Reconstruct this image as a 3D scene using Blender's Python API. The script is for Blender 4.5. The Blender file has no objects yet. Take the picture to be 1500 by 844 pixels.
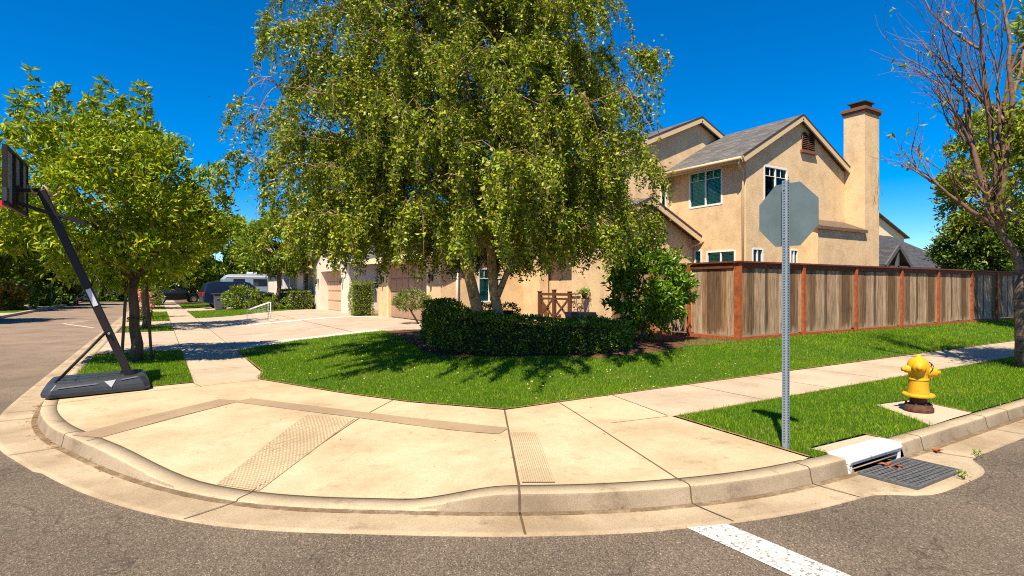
import bpy, bmesh, math, random
import numpy as np
from mathutils import Vector, Matrix
from mathutils.geometry import delaunay_2d_cdt

R = math.radians
sc = bpy.context.scene
col = sc.collection
random.seed(7)
rng = np.random.default_rng(11)

# ------------------------------------------------------------------ camera
cam_d = bpy.data.cameras.new('camera'); cam = bpy.data.objects.new('camera', cam_d); col.objects.link(cam)
cam.location = (0, 0, 1.6); cam.rotation_euler = (R(90), 0, R(-32.018))
cam_d.sensor_width = 36; cam_d.lens = 19.92; cam_d.clip_start = .05; cam_d.clip_end = 3000
sc.camera = cam

# ------------------------------------------------------------------ sky, sun, exposure
SUN_EL, SUN_AZ = 57.5, (-.79, -.613)          # direction towards the sun in plan
w = bpy.data.worlds.new('World'); sc.world = w; w.use_nodes = True
nt = w.node_tree; nt.nodes.clear()
sky = nt.nodes.new('ShaderNodeTexSky'); sky.sky_type = 'NISHITA'; sky.sun_disc = False
sky.sun_elevation = R(SUN_EL); sky.sun_rotation = math.atan2(SUN_AZ[0], SUN_AZ[1])
sky.altitude = 300; sky.air_density = .8; sky.dust_density = 0.0; sky.ozone_density = 5.0
hs = nt.nodes.new('ShaderNodeHueSaturation'); hs.inputs['Saturation'].default_value = 1.5
hs.inputs['Hue'].default_value = .503
bg = nt.nodes.new('ShaderNodeBackground'); bg.inputs['Strength'].default_value = .092
wo = nt.nodes.new('ShaderNodeOutputWorld')
nt.links.new(sky.outputs[0], hs.inputs['Color']); nt.links.new(hs.outputs[0], bg.inputs['Color'])
nt.links.new(bg.outputs[0], wo.inputs['Surface'])
sun_d = bpy.data.lights.new('sun', 'SUN'); sun_d.energy = 5.0; sun_d.angle = R(.5); sun_d.color = (1, .89, .70)
sun = bpy.data.objects.new('sun', sun_d); col.objects.link(sun); sun.location = (0, 0, 30)
tosun = Vector((SUN_AZ[0]*math.cos(R(SUN_EL)), SUN_AZ[1]*math.cos(R(SUN_EL)), math.sin(R(SUN_EL))))
sun.rotation_euler = tosun.to_track_quat('Z', 'Y').to_euler()
sc.view_settings.view_transform = 'Standard'; sc.view_settings.look = 'None'
sc.view_settings.exposure = 1.0; sc.view_settings.gamma = 1
sc.cycles.max_bounces = 6; sc.cycles.transparent_max_bounces = 8
sc.cycles.use_denoising = False; sc.cycles.filter_width = 1.1

# ------------------------------------------------------------------ mesh helpers
def tag(o, label=None, cat=None, group=None, kind=None):
    if label: o['label'] = label
    if cat: o['category'] = cat
    if group: o['group'] = group
    if kind: o['kind'] = kind
    return o
def empty(name, loc, label=None, cat=None, group=None):
    o = bpy.data.objects.new(name, None); col.objects.link(o); o.location = loc; o.empty_display_size = .2
    return tag(o, label, cat, group)
def root_loc(o):
    while o.parent: o = o.parent
    return o.location.copy()
class MB:
    def __init__(s): s.v = []; s.f = []; s.sm = []
    def add(s, vs, fs, smooth=False):
        n = len(s.v); s.v += [tuple(v) for v in vs]; s.f += [tuple(i+n for i in f) for f in fs]; s.sm += [smooth]*len(fs); return s
    def quad(s, a, b, c, d): return s.add([a, b, c, d], [(0, 1, 2, 3)])
    def poly(s, pts): return s.add(pts, [tuple(range(len(pts)))])
    def box(s, x0, x1, y0, y1, z0, z1, M=None):
        vs = [Vector((x, y, z)) for z in (z0, z1) for y in (y0, y1) for x in (x0, x1)]
        if M is not None: vs = [M @ v for v in vs]
        return s.add(vs, [(0, 2, 3, 1), (4, 5, 7, 6), (0, 1, 5, 4), (2, 6, 7, 3), (0, 4, 6, 2), (1, 3, 7, 5)])
    def beam(s, a, b, w_, h, up=(0, 0, 1)):                     # box along a segment
        a, b = Vector(a), Vector(b); d = (b-a).normalized(); u = Vector(up)
        sd = d.cross(u)
        if sd.length < 1e-4: sd = d.cross(Vector((1, 0, 0)))
        sd.normalize(); u = sd.cross(d)
        vs = [p + sd*sx*w_/2 + u*sz*h/2 for p in (a, b) for sx, sz in ((-1, -1), (1, -1), (1, 1), (-1, 1))]
        return s.add(vs, [(0, 1, 2, 3), (7, 6, 5, 4), (0, 4, 5, 1), (1, 5, 6, 2), (2, 6, 7, 3), (3, 7, 4, 0)])
    def tube(s, pts, rad, n=8, cap=True):
        pts = [Vector(p) for p in pts]; k = len(pts)
        if not hasattr(rad, '__len__'): rad = [rad]*k
        vs = []; ref = Vector((.31, .22, .92))
        for i, p in enumerate(pts):
            d = (pts[min(i+1, k-1)] - pts[max(i-1, 0)]).normalized()
            a = d.cross(ref)
            if a.length < 1e-3: a = d.cross(Vector((1, 0, 0)))
            a.normalize(); b = d.cross(a)
            vs += [p + (a*math.cos(t) + b*math.sin(t))*rad[i] for t in [2*math.pi*j/n for j in range(n)]]
        fs = [(i*n+j, i*n+(j+1) % n, (i+1)*n+(j+1) % n, (i+1)*n+j) for i in range(k-1) for j in range(n)]
        s.add(vs, fs, True)
        if cap: s.add([vs[j] for j in range(n)], [tuple(range(n))[::-1]]); s.add(vs[-n:], [tuple(range(n))])
        return s
    def lathe(s, prof, c, n=24, axis='Z', smooth=True):
        c = Vector(c); vs = []
        for r_, h in prof:
            for j in range(n):
                t = 2*math.pi*j/n; p = (r_*math.cos(t), r_*math.sin(t), h)
                if axis == 'X': p = (p[2], p[0], p[1])
                if axis == 'Y': p = (p[0], p[2], p[1])
                vs.append(c + Vector(p))
        k = len(prof)
        fs = [(i*n+j, i*n+(j+1) % n, (i+1)*n+(j+1) % n, (i+1)*n+j) for i in range(k-1) for j in range(n)]
        s.add(vs, fs, smooth); s.add(vs[:n], [tuple(range(n))[::-1]]); s.add(vs[-n:], [tuple(range(n))]); return s
    def prism(s, pts, off):                                     # polygon extruded by a vector
        n = len(pts); off = Vector(off); a = [Vector(p) for p in pts]; b = [p+off for p in a]
        return s.add(a+b, [tuple(range(n))[::-1], tuple(range(n, 2*n))] + [(i, (i+1) % n, n+(i+1) % n, n+i) for i in range(n)])
    def build(s, name, m, parent=None, bevel=0, seg=2, fix=True):
        me = bpy.data.meshes.new(name)
        o = Vector((0, 0, 0)) if parent is None else root_loc(parent)
        me.from_pydata([(v[0]-o.x, v[1]-o.y, v[2]-o.z) for v in s.v], [], s.f)
        me.polygons.foreach_set('use_smooth', s.sm)
        if fix:
            bm = bmesh.new(); bm.from_mesh(me); bmesh.ops.remove_doubles(bm, verts=bm.verts, dist=1e-5)
            bmesh.ops.recalc_face_normals(bm, faces=bm.faces); bm.to_mesh(me); bm.free()
        me.materials.append(m); ob = bpy.data.objects.new(name, me); col.objects.link(ob)
        if parent: ob.parent = parent
        if bevel:
            b = ob.modifiers.new('bevel', 'BEVEL'); b.width = bevel; b.segments = seg; b.limit_method = 'ANGLE'; b.angle_limit = R(35)
        return ob
def np_mesh(name, V, F, m, parent=None, smooth=False):           # large triangle meshes
    V = np.asarray(V, np.float32)
    if parent is not None: V = V - np.array(root_loc(parent), np.float32)
    F = np.asarray(F, np.int32); k = F.shape[1]
    me = bpy.data.meshes.new(name); me.vertices.add(len(V)); me.vertices.foreach_set('co', V.ravel())
    me.loops.add(F.size); me.loops.foreach_set('vertex_index', F.ravel())
    me.polygons.add(len(F)); me.polygons.foreach_set('loop_start', np.arange(0, F.size, k, dtype=np.int32))
    me.polygons.foreach_set('loop_total', np.full(len(F), k, np.int32))
    if smooth: me.polygons.foreach_set('use_smooth', np.ones(len(F), bool))
    me.update(calc_edges=True); me.materials.append(m)
    ob = bpy.data.objects.new(name, me); col.objects.link(ob)
    if parent is not None: ob.parent = parent
    return ob
def leaf_arrays(P, D, L, W, fold=.12):                           # one folded two-triangle leaf per point
    n = len(P); D = D/np.linalg.norm(D, axis=1, keepdims=True)
    S = np.cross(D, rng.normal(size=(n, 3))); S /= np.linalg.norm(S, axis=1, keepdims=True)+1e-9
    N = np.cross(S, D); L = L[:, None]; W = W[:, None]
    V = np.stack([P, P+D*L*.45+S*W*.5+N*L*fold, P+D*L-N*L*fold*.6, P+D*L*.45-S*W*.5+N*L*fold], 1).reshape(-1, 3)
    i = np.arange(n)[:, None]*4
    F = np.concatenate([i+np.array([[0, 1, 2]]), i+np.array([[0, 2, 3]])], 1).reshape(-1, 3)
    return V, F
def rand_dirs(n):
    d = rng.normal(size=(n, 3)); return d/np.linalg.norm(d, axis=1, keepdims=True)
def copy_tree(o, parent=None):
    c = o.copy(); col.objects.link(c); c.parent = parent
    for ch in [x for x in bpy.data.objects if x.parent == o]: copy_tree(ch, c)
    return c

# ------------------------------------------------------------------ materials
class NT:
    def __init__(s, name):
        s.m = bpy.data.materials.new(name); s.m.use_nodes = True; s.t = s.m.node_tree; s.t.nodes.clear()
        s.out = s.n('OutputMaterial')
    def n(s, t, **kw):
        nd = s.t.nodes.new('ShaderNode'+t)
        for k, v in kw.items(): setattr(nd, k, v)
        return nd
    def l(s, a, b): s.t.links.new(a, b)
    def pos(s, scale=(1, 1, 1), loc=(0, 0, 0), obj=False):
        g = s.n('TexCoord').outputs['Object'] if obj else s.n('NewGeometry').outputs['Position']
        mp = s.n('Mapping'); mp.inputs['Scale'].default_value = scale; mp.inputs['Location'].default_value = loc
        s.l(g, mp.inputs['Vector']); return mp.outputs[0]
    def noise(s, vec, scale, detail=4, rough=.6):
        t = s.n('TexNoise'); t.inputs['Scale'].default_value = scale; t.inputs['Detail'].default_value = detail; t.inputs['Roughness'].default_value = rough
        if vec is not None: s.l(vec, t.inputs['Vector'])
        return t.outputs['Fac']
    def ramp(s, fac, stops, interp='LINEAR'):
        r = s.n('ValToRGB'); r.color_ramp.interpolation = interp
        e = r.color_ramp.elements
        while len(e) < len(stops): e.new(.5)
        for el, (p, c) in zip(e, stops):
            el.position = p; el.color = (*c, 1) if hasattr(c, '__len__') else (c, c, c, 1)
        s.l(fac, r.inputs[0]); return r.outputs[0]
    def mix(s, fac, a, b, mode='MIX'):
        x = s.n('Mix', data_type='RGBA', blend_type=mode)
        for v, i in ((fac, 0), (a, 6), (b, 7)):
            if hasattr(v, 'links'): s.l(v, x.inputs[i])
            else: x.inputs[i].default_value = v if i == 0 else (*v, 1)
        return x.outputs[2]
    def math(s, op, a, b=0.):
        x = s.n('Math', operation=op)
        for i, v in enumerate((a, b)):
            if hasattr(v, 'links'): s.l(v, x.inputs[i])
            else: x.inputs[i].default_value = v
        return x.outputs[0]
    def island(s): return s.n('NewGeometry').outputs['Random Per Island']
    def bump(s, h, strength=.3, dist=.01):
        b = s.n('Bump'); b.inputs['Strength'].default_value = strength; b.inputs['Distance'].default_value = dist
        s.l(h, b.inputs['Height']); return b.outputs[0]
    def bsdf(s, color, rough=.8, metal=0., spec=.3, normal=None):
        p = s.n('BsdfPrincipled')
        for v, k in ((color, 'Base Color'), (rough, 'Roughness'), (metal, 'Metallic'), (spec, 'Specular IOR Level')):
            if hasattr(v, 'links'): s.l(v, p.inputs[k])
            else: p.inputs[k].default_value = (*v, 1) if k == 'Base Color' else v
        if normal is not None: s.l(normal, p.inputs['Normal'])
        s.l(p.outputs[0], s.out.inputs[0]); return s.m
def plain(name, c, rough=.6, metal=0., spec=.3, var=.12, scale=30):
    m = NT(name); f = m.noise(m.pos(), scale, 3)
    cc = m.ramp(f, [(.3, tuple(x*(1-var) for x in c)), (.7, tuple(min(1, x*(1+var)) for x in c))])
    return m.bsdf(cc, rough, metal, spec)
def leaf_mat(name, stops, trans=.35, gloss=.05):
    m = NT(name); c = m.ramp(m.island(), stops)
    f = m.noise(m.pos(), 1.3, 2); c = m.mix(m.math('MULTIPLY', f, .35), c, stops[0][1]); c = m.mix(m.ramp(m.noise(m.pos(loc=(3, 9, 4)), 1.7, 3), [(.5, 0.), (.72, .45)]), c, stops[-2][1])
    d = m.n('BsdfDiffuse'); t = m.n('BsdfTranslucent'); g = m.n('BsdfGlossy'); g.inputs['Roughness'].default_value = .4
    m.l(c, d.inputs[0]); tc = m.mix(.5, c, (.35, .42, .03), 'MIX'); m.l(tc, t.inputs[0])
    a = m.n('MixShader'); a.inputs[0].default_value = trans; m.l(d.outputs[0], a.inputs[1]); m.l(t.outputs[0], a.inputs[2])
    b = m.n('MixShader'); b.inputs[0].default_value = gloss; m.l(a.outputs[0], b.inputs[1]); m.l(g.outputs[0], b.inputs[2])
    m.l(b.outputs[0], m.out.inputs[0]); return m.m
M = {}
def concrete(name, base, dark, stain=.5):
    m = NT(name); p = m.pos()
    c = m.ramp(m.noise(p, 1.1, 5, .65), [(.33, dark), (.62, base)])
    fine = m.ramp(m.noise(p, 160, 2, .7), [(.3, .78), (.7, 1.1)])
    c = m.mix(1, c, fine, 'MULTIPLY')
    st = m.ramp(m.noise(m.pos(loc=(3, 1, 0)), 3.5, 6, .75), [(.56, 0.), (.72, stain)])
    c = m.mix(st, c, tuple(x*.55 for x in dark))
    vo = m.n('TexVoronoi'); vo.inputs['Scale'].default_value = 7; m.l(p, vo.inputs['Vector'])
    c = m.mix(m.ramp(vo.outputs['Distance'], [(.035, .6), (.06, 0.)]), c, (.09, .06, .04))
    ag = m.n('TexVoronoi'); ag.inputs['Scale'].default_value = 210; m.l(p, ag.inputs['Vector']); c = m.mix(1, c, m.ramp(ag.outputs['Color'], [(.1, .82), (.8, 1.12)]), 'MULTIPLY')
    return m.bsdf(c, .85, 0, .25, m.bump(m.noise(p, 120, 3), .25, .004))
M['slab'] = concrete('slab_concrete', (.50, .40, .255), (.38, .28, .165), .6)
M['walk'] = concrete('walk_concrete', (.46, .37, .265), (.37, .285, .20))
M['band'] = concrete('band_concrete', (.34, .245, .15), (.27, .19, .115))
M['curb'] = concrete('curb_concrete', (.45, .36, .24), (.34, .26, .165), .8)
M['curbface'] = concrete('curb_face_shade_and_stain', (.34, .265, .18), (.21, .155, .10), .95)  # darker than the top: shade of the face put into the colour, plus stains
M['gutter'] = concrete('gutter_concrete', (.41, .32, .21), (.27, .195, .12), .8)
M['drive'] = concrete('drive_concrete', (.46, .355, .265), (.37, .275, .20))
M['newcon'] = concrete('new_concrete', (.62, .56, .46), (.54, .47, .37), .2)
M['fallen'] = plain('fallen_leaf', (.42, .36, .16), .8, var=.5, scale=60)
M['panel'] = concrete('panel_concrete', (.36, .27, .165), (.29, .21, .125))
M['edge'] = plain('lawn_edge_dirt', (.22, .125, .055), .95, var=.5, scale=25)
M['shoulder'] = plain('brown_shoulder_shingles', (.13, .085, .06), .9, var=.4, scale=12)
M['joint'] = plain('joint_dirt', (.10, .065, .035), .95)
M['groove'] = plain('groove_dirt', (.25, .175, .105), .95)
M['soil'] = plain('soil', (.12, .075, .045), .95, var=.4, scale=14)
def mulch():
    m = NT('mulch'); p = m.pos()
    c = m.ramp(m.noise(p, 45, 5, .8), [(.3, (.03, .015, .008)), (.5, (.12, .06, .03)), (.72, (.26, .15, .08))])
    return m.bsdf(c, .95, 0, .1, m.bump(m.noise(p, 60, 4), .8, .03))
M['mulch'] = mulch()
def footline():
    m = NT('curb_foot_line'); p = m.pos()
    c = m.ramp(m.noise(p, 30, 4), [(.3, (.12, .08, .045)), (.7, (.22, .15, .085))])
    t = m.n('BsdfTransparent'); d = m.n('BsdfDiffuse'); m.l(c, d.inputs[0]); x = m.n('MixShader')
    m.l(m.ramp(m.noise(p, 4, 6, .8), [(.38, .12), (.62, .85)]), x.inputs[0]); m.l(t.outputs[0], x.inputs[1]); m.l(d.outputs[0], x.inputs[2]); m.l(x.outputs[0], m.out.inputs[0]); return m.m
M['footline'] = footline()
def asphalt():
    m = NT('asphalt'); p = m.pos()
    v = m.n('TexVoronoi'); v.inputs['Scale'].default_value = 135; m.l(p, v.inputs['Vector'])
    sp = m.ramp(v.outputs['Color'], [(.10, (.060, .045, .033)), (.45, (.115, .088, .064)), (.80, (.175, .137, .101)), (.95, (.34, .275, .21))])
    big = m.ramp(m.noise(p, .7, 5), [(.3, .76), (.7, 1.16)])
    c = m.mix(1, sp, big, 'MULTIPLY')
    # the older, paler surface of the side street starts beyond the corner
    xy = m.n('SeparateXYZ'); m.l(m.n('NewGeometry').outputs['Position'], xy.inputs[0])
    yy = m.math('ADD', xy.outputs[1], m.math('MULTIPLY', m.noise(p, .35, 4), 5))
    f = m.n('MapRange'); m.l(yy, f.inputs[0]); f.inputs[1].default_value = 9; f.inputs[2].default_value = 24
    old = m.mix(1, m.ramp(m.noise(p, 60, 3, .8), [(.3, (.19, .135, .098)), (.7, (.26, .19, .14))]), big, 'MULTIPLY')
    c = m.mix(f.outputs[0], c, old)
    cr = m.n('TexVoronoi', feature='DISTANCE_TO_EDGE'); cr.inputs['Scale'].default_value = .55
    wv = m.n('VectorMath', operation='ADD'); m.l(p, wv.inputs[0])
    nz = m.n('TexNoise'); nz.inputs['Scale'].default_value = 2.5; m.l(p, nz.inputs['Vector']); m.l(nz.outputs['Color'], wv.inputs[1])
    m.l(wv.outputs[0], cr.inputs['Vector'])
    k = m.ramp(cr.outputs['Distance'], [(.0, .55), (.008, 0.)])
    c = m.mix(k, c, (.03, .025, .02))
    return m.bsdf(c, .9, 0, .2, m.bump(v.outputs['Distance'], .5, .008))
M['asphalt'] = asphalt()
def paint(name, c, th=.525):
    m = NT(name); p = m.pos()
    chip = m.ramp(m.noise(p, 34, 6, .8), [(th, 0.), (th+.05, 1.)])
    cr = m.n('TexVoronoi', feature='DISTANCE_TO_EDGE'); cr.inputs['Scale'].default_value = 4.5; m.l(p, cr.inputs['Vector'])
    k = m.ramp(cr.outputs['Distance'], [(.012, 1.), (.026, 0.)])
    f = m.math('MAXIMUM', chip, m.math('MULTIPLY', k, .55))
    cc = m.mix(f, m.mix(m.noise(p, 9, 4), c, tuple(x*.86 for x in c)), (.16, .135, .11))
    return m.bsdf(cc, .7, 0, .3, m.bump(m.noise(p, 90, 2), .3, .004))
M['paint'] = paint('road_paint', (.60, .58, .53))
M['hoodpaint'] = paint('hood_paint', (.68, .67, .65), .585)
def lawn_mat(name, a, b, dry):
    m = NT(name); p = m.pos()
    c = m.ramp(m.noise(p, 55, 4, .8), [(.3, a), (.7, b)])
    d = m.ramp(m.noise(p, 1.6, 5, .7), [(.58, 0.), (.75, .55)])
    c = m.mix(d, c, dry); return m.bsdf(c, .9, 0, .1, m.bump(m.noise(p, 70, 4), 1, .04))
M['lawn'] = lawn_mat('lawn_ground', (.035, .08, .006), (.075, .15, .012), (.18, .16, .04))
M['drylawn'] = lawn_mat('dry_lawn_ground', (.10, .09, .03), (.22, .17, .07), (.26, .19, .10))
def blade(name, stops):
    m = NT(name); c = m.ramp(m.island(), stops); p = m.pos()
    big = m.ramp(m.noise(p, .9, 4, .6), [(.35, (.75, .85, .8)), (.65, (1.2, 1.1, 1.0))])
    c = m.mix(1, c, big, 'MULTIPLY')
    d = m.n('BsdfDiffuse'); t = m.n('BsdfTranslucent'); dry = m.ramp(m.noise(m.pos(loc=(7, 3, 0)), 1.15, 6, .75), [(.55, 0.), (.72, .6)]); c = m.mix(dry, c, (.34, .30, .06))
    m.l(c, d.inputs[0]); m.l(c, t.inputs[0])
    a = m.n('MixShader'); a.inputs[0].default_value = .4; m.l(d.outputs[0], a.inputs[1]); m.l(t.outputs[0], a.inputs[2]); m.l(a.outputs[0], m.out.inputs[0]); return m.m
M['blade'] = blade('grass_blade', [(0, (.09, .20, .007)), (.5, (.16, .31, .012)), (.88, (.27, .40, .022)), (1, (.46, .40, .12))])
M['dryblade'] = blade('dry_blade', [(0, (.10, .13, .03)), (.5, (.22, .19, .07)), (1, (.38, .30, .15))])
def stucco(name, base, dark, mott=.6):
    m = NT(name); p = m.pos()
    c = m.ramp(m.noise(p, 1.8, 6, .7), [(.32, dark), (.56, base)])
    st = m.ramp(m.noise(m.pos(scale=(1, 1, .55), loc=(5, 2, 1)), 2.4, 7, .8), [(.56, 0.), (.72, mott)])
    c = m.mix(st, c, tuple(x*.62 for x in dark))
    return m.bsdf(c, .92, 0, .15, m.bump(m.noise(p, 38, 4, .7), .5, .02))
M['stucco'] = stucco('tan_stucco', (.68, .485, .285), (.54, .37, .21), .75)
M['stucco_w'] = stucco('white_stucco', (.70, .61, .51), (.62, .53, .44), .12)
M['stucco_p'] = stucco('pink_stucco', (.60, .50, .42), (.54, .44, .37), .12)
M['stucco_y'] = stucco('cream_stucco', (.75, .62, .38), (.7, .57, .34), .1)
M['trim'] = plain('tan_trim', (.58, .42, .25), .7)
M['darktrim'] = plain('dark_trim', (.055, .04, .032), .7)
M['whitetrim'] = plain('white_trim', (.70, .68, .64), .5)
M['browntrim'] = plain('brown_trim', (.17, .075, .04), .7)
def shingle(name, ax, base):
    m = NT(name); g = m.n('SeparateXYZ'); m.l(m.n('NewGeometry').outputs['Position'], g.inputs[0])
    cb = m.n('CombineXYZ'); m.l(g.outputs[ax], cb.inputs[0]); m.l(m.math('MULTIPLY', g.outputs[2], 2.2), cb.inputs[1])
    b = m.n('TexBrick'); m.l(cb.outputs[0], b.inputs['Vector'])
    b.inputs['Scale'].default_value = 1; b.inputs['Brick Width'].default_value = .3; b.inputs['Row Height'].default_value = .14
    b.inputs['Mortar Size'].default_value = .008; b.inputs['Bias'].default_value = .0
    b.inputs['Color1'].default_value = (*[x*.72 for x in base], 1); b.inputs['Color2'].default_value = (*[x*1.3 for x in base], 1); b.inputs['Mortar'].default_value = (*[x*.35 for x in base], 1)
    c = m.mix(1, b.outputs['Color'], m.ramp(m.noise(m.pos(), 25, 4, .8), [(.3, .7), (.7, 1.25)]), 'MULTIPLY')
    return m.bsdf(c, .9, 0, .2, m.bump(b.outputs['Fac'], -.6, .01))
M['shingle_y'] = shingle('grey_shingles', 1, (.115, .108, .105))
M['shingle_x'] = shingle('grey_shingles_b', 0, (.115, .108, .105))
M['shingle_dx'] = shingle('dark_shingles', 0, (.06, .06, .066))
M['shingle_dy'] = shingle('dark_shingles_b', 1, (.06, .06, .066))
M['shingle_ry'] = shingle('brown_shingles', 1, (.30, .21, .16))
def wood(name, stops, streak):
    m = NT(name); isl = m.island(); p = m.pos(scale=(14, 14, .9))
    c = m.ramp(isl, stops, 'CONSTANT')
    g = m.ramp(m.noise(p, 2.2, 6, .75), [(.28, .22), (.48, .9), (.72, 1.55)]); c = m.mix(1, c, g, 'MULTIPLY')
    z = m.n('SeparateXYZ'); m.l(m.n('NewGeometry').outputs['Position'], z.inputs[0])
    h = m.math('ADD', z.outputs[2], m.math('MULTIPLY', m.noise(m.pos(scale=(3, 3, .5)), 3, 4), .8))
    f = m.ramp(h, [(.78, streak), (1.0, 0.)])       # weathered grey-white foot of the boards
    c = m.mix(f, c, (.47, .345, .235))
    sk = m.ramp(m.noise(m.pos(scale=(5, 5, .35), loc=(1, 7, 0)), 2.6, 6, .8), [(.50, 0.), (.66, .75)]); c = m.mix(sk, c, (.075, .05, .034))
    kn = m.ramp(m.noise(m.pos(scale=(9, 9, 3.2)), 1.6, 3, .8), [(.70, 0.), (.73, .7)]); c = m.mix(kn, c, (.50, .42, .34))
    return m.bsdf(c, .85, 0, .15, m.bump(m.noise(p, 4, 4), .4, .006))
M['plank'] = wood('weathered_planks', [(0, (.25, .145, .075)), (.14, (.37, .24, .145)), (.26, (.14, .08, .042)), (.38, (.43, .31, .21)), (.5, (.27, .15, .075)), (.6, (.18, .11, .062)), (.7, (.34, .215, .125)), (.78, (.44, .19, .036)), (.87, (.16, .095, .055)), (.94, (.40, .29, .20))], .75)
M['redwood'] = plain('redwood', (.30, .075, .022), .75, var=.35, scale=9)
M['darkred'] = plain('dark_redwood', (.135, .034, .014), .75, var=.35, scale=9)
M['gatewood'] = plain('gate_wood', (.10, .04, .018), .7, var=.35)
M['galv'] = plain('galvanised_steel', (.25, .30, .34), .55, .4, .5, .12, 60)
def signback():
    m = NT('sign_back'); p = m.pos()
    c = m.ramp(m.noise(p, 6, 5), [(.3, (.115, .155, .160)), (.7, (.155, .20, .205))])
    s = m.ramp(m.noise(m.pos(scale=(1, 1, .35), loc=(2, 0, 0)), 14, 5, .8), [(.68, 0.), (.76, .4)]); c = m.mix(s, c, (.45, .49, .5))
    return m.bsdf(c, .55, .3, .4)
M['signback'] = signback()
M['hole'] = plain('punched_hole', (.02, .022, .025), .9)
def hyd():
    m = NT('hydrant_yellow'); p = m.pos(); c = m.ramp(m.noise(p, 9, 4), [(.3, (.50, .25, .005)), (.7, (.66, .34, .008))])
    ch = m.ramp(m.noise(p, 42, 6, .8), [(.60, 0.), (.64, 1.)]); c = m.mix(ch, c, (.16, .07, .03))
    return m.bsdf(c, .55, 0, .35, m.bump(m.noise(p, 60, 4), .25, .006))
M['yellow'] = hyd()
M['flower_o'] = leaf_mat('orange_flowers', [(0, (.45, .16, .01)), (.5, (.62, .30, .02)), (1, (.30, .30, .03))], .3)
M['rust'] = plain('rusty_iron', (.09, .038, .022), .8, .2, .3, .45, 22)
M['chain'] = plain('dark_chain', (.06, .055, .05), .5, .7)
M['iron'] = plain('cast_iron', (.11, .11, .112), .65, .2, .4, .3, 30)
M['black'] = plain('black_void', (.006, .006, .006), .95)
M['blackplastic'] = plain('black_plastic', (.030, .033, .040), .42, 0, .5, .2, 12)
M['pole'] = plain('black_steel', (.016, .011, .011), .5, .0, .3, .2, 12)
M['limb'] = plain('brown_limb_bark', (.15, .085, .055), .9, var=.4, scale=14)
M['emblem'] = plain('silver_emblem', (.36, .36, .38), .5)
M['sticker'] = plain('pale_sticker', (.55, .56, .6), .4)
M['red'] = plain('red_rim', (.65, .03, .02), .45)
M['net'] = plain('white_net', (.8, .78, .75), .8)
def acrylic():
    m = NT('smoky_acrylic'); t = m.n('BsdfTransparent'); t.inputs[0].default_value = (.55, .58, .6, 1)
    d = m.n('BsdfDiffuse'); d.inputs[0].default_value = (.30, .33, .36, 1); g = m.n('BsdfGlossy'); g.inputs['Roughness'].default_value = .15
    a = m.n('MixShader'); a.inputs[0].default_value = .72; m.l(t.outputs[0], a.inputs[1]); m.l(d.outputs[0], a.inputs[2])
    b = m.n('MixShader'); b.inputs[0].default_value = .08; m.l(a.outputs[0], b.inputs[1]); m.l(g.outputs[0], b.inputs[2]); m.l(b.outputs[0], m.out.inputs[0]); return m.m
M['acrylic'] = acrylic()
def glass():
    m = NT('window_glass'); t = m.n('BsdfTransparent'); t.inputs[0].default_value = (.55, .90, .88, 1)
    g = m.n('BsdfGlossy'); g.inputs['Roughness'].default_value = .02; g.inputs[0].default_value = (.45, .75, .75, 1)
    fr = m.n('Fresnel'); fr.inputs[0].default_value = 1.38
    b = m.n('MixShader'); m.l(fr.outputs[0], b.inputs[0]); m.l(t.outputs[0], b.inputs[1]); m.l(g.outputs[0], b.inputs[2]); m.l(b.outputs[0], m.out.inputs[0]); return m.m
M['glass'] = glass()
M['carglass'] = plain('car_glass', (.012, .018, .025), .08, 0, .8)
M['blind'] = plain('blinds', (.42, .92, .94), .7)
M['room'] = plain('dark_room', (.02, .035, .035), .9)
M['garage'] = plain('garage_door_tan', (.36, .225, .155), .6)
M['garage_w'] = plain('garage_door_beige', (.55, .38, .26), .6)
def bark(name, pale, mid, dark, zs=.9, th=.56):
    m = NT(name); p = m.pos(scale=(1, 1, zs))
    c = m.ramp(m.noise(p, 9, 6, .7), [(.3, mid), (.6, pale)])
    k = m.ramp(m.noise(m.pos(scale=(1, 1, 2.0), loc=(4, 4, 0)), 13, 5, .75), [(th, 0.), (th+.05, 1.)]); c = m.mix(k, c, dark)
    return m.bsdf(c, .9, 0, .15, m.bump(m.noise(p, 22, 5, .8), .8, .02))
M['bark_birch'] = bark('birch_bark', (.42, .28, .15), (.27, .17, .095), (.05, .035, .025))
M['bark_plane'] = bark('mottled_bark', (.19, .14, .10), (.10, .07, .05), (.045, .032, .024), .5, .54)
M['bark'] = bark('brown_bark', (.17, .105, .065), (.11, .065, .04), (.04, .025, .018), .3, .6)
M['twig'] = plain('twig_bark', (.25, .145, .095), .8, var=.35, scale=20)
M['deadtwig'] = plain('bare_twig_bark', (.16, .095, .07), .8, var=.45, scale=12)
M['leaf_birch'] = leaf_mat('birch_leaves', [(0, (.055, .098, .005)), (.4, (.145, .215, .007)), (.8, (.31, .365, .012)), (.95, (.42, .42, .025)), (1, (.36, .20, .08))], .20, .025)
M['leaf_street'] = leaf_mat('street_tree_leaves', [(0, (.11, .19, .006)), (.5, (.26, .36, .010)), (.85, (.46, .50, .016)), (1, (.58, .42, .04))], .32, .02)
M['leaf_dark'] = leaf_mat('dark_leaves', [(0, (.03, .075, .006)), (.6, (.07, .14, .010)), (1, (.16, .22, .02))], .25, .04)
M['leaf_mid'] = leaf_mat('mid_leaves', [(0, (.07, .135, .006)), (.6, (.18, .27, .010)), (1, (.36, .40, .02))], .35, .03)
M['leaf_shrub'] = leaf_mat('glossy_shrub_leaves', [(0, (.045, .12, .006)), (.6, (.13, .26, .010)), (1, (.28, .40, .02))], .3, .04)
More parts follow.
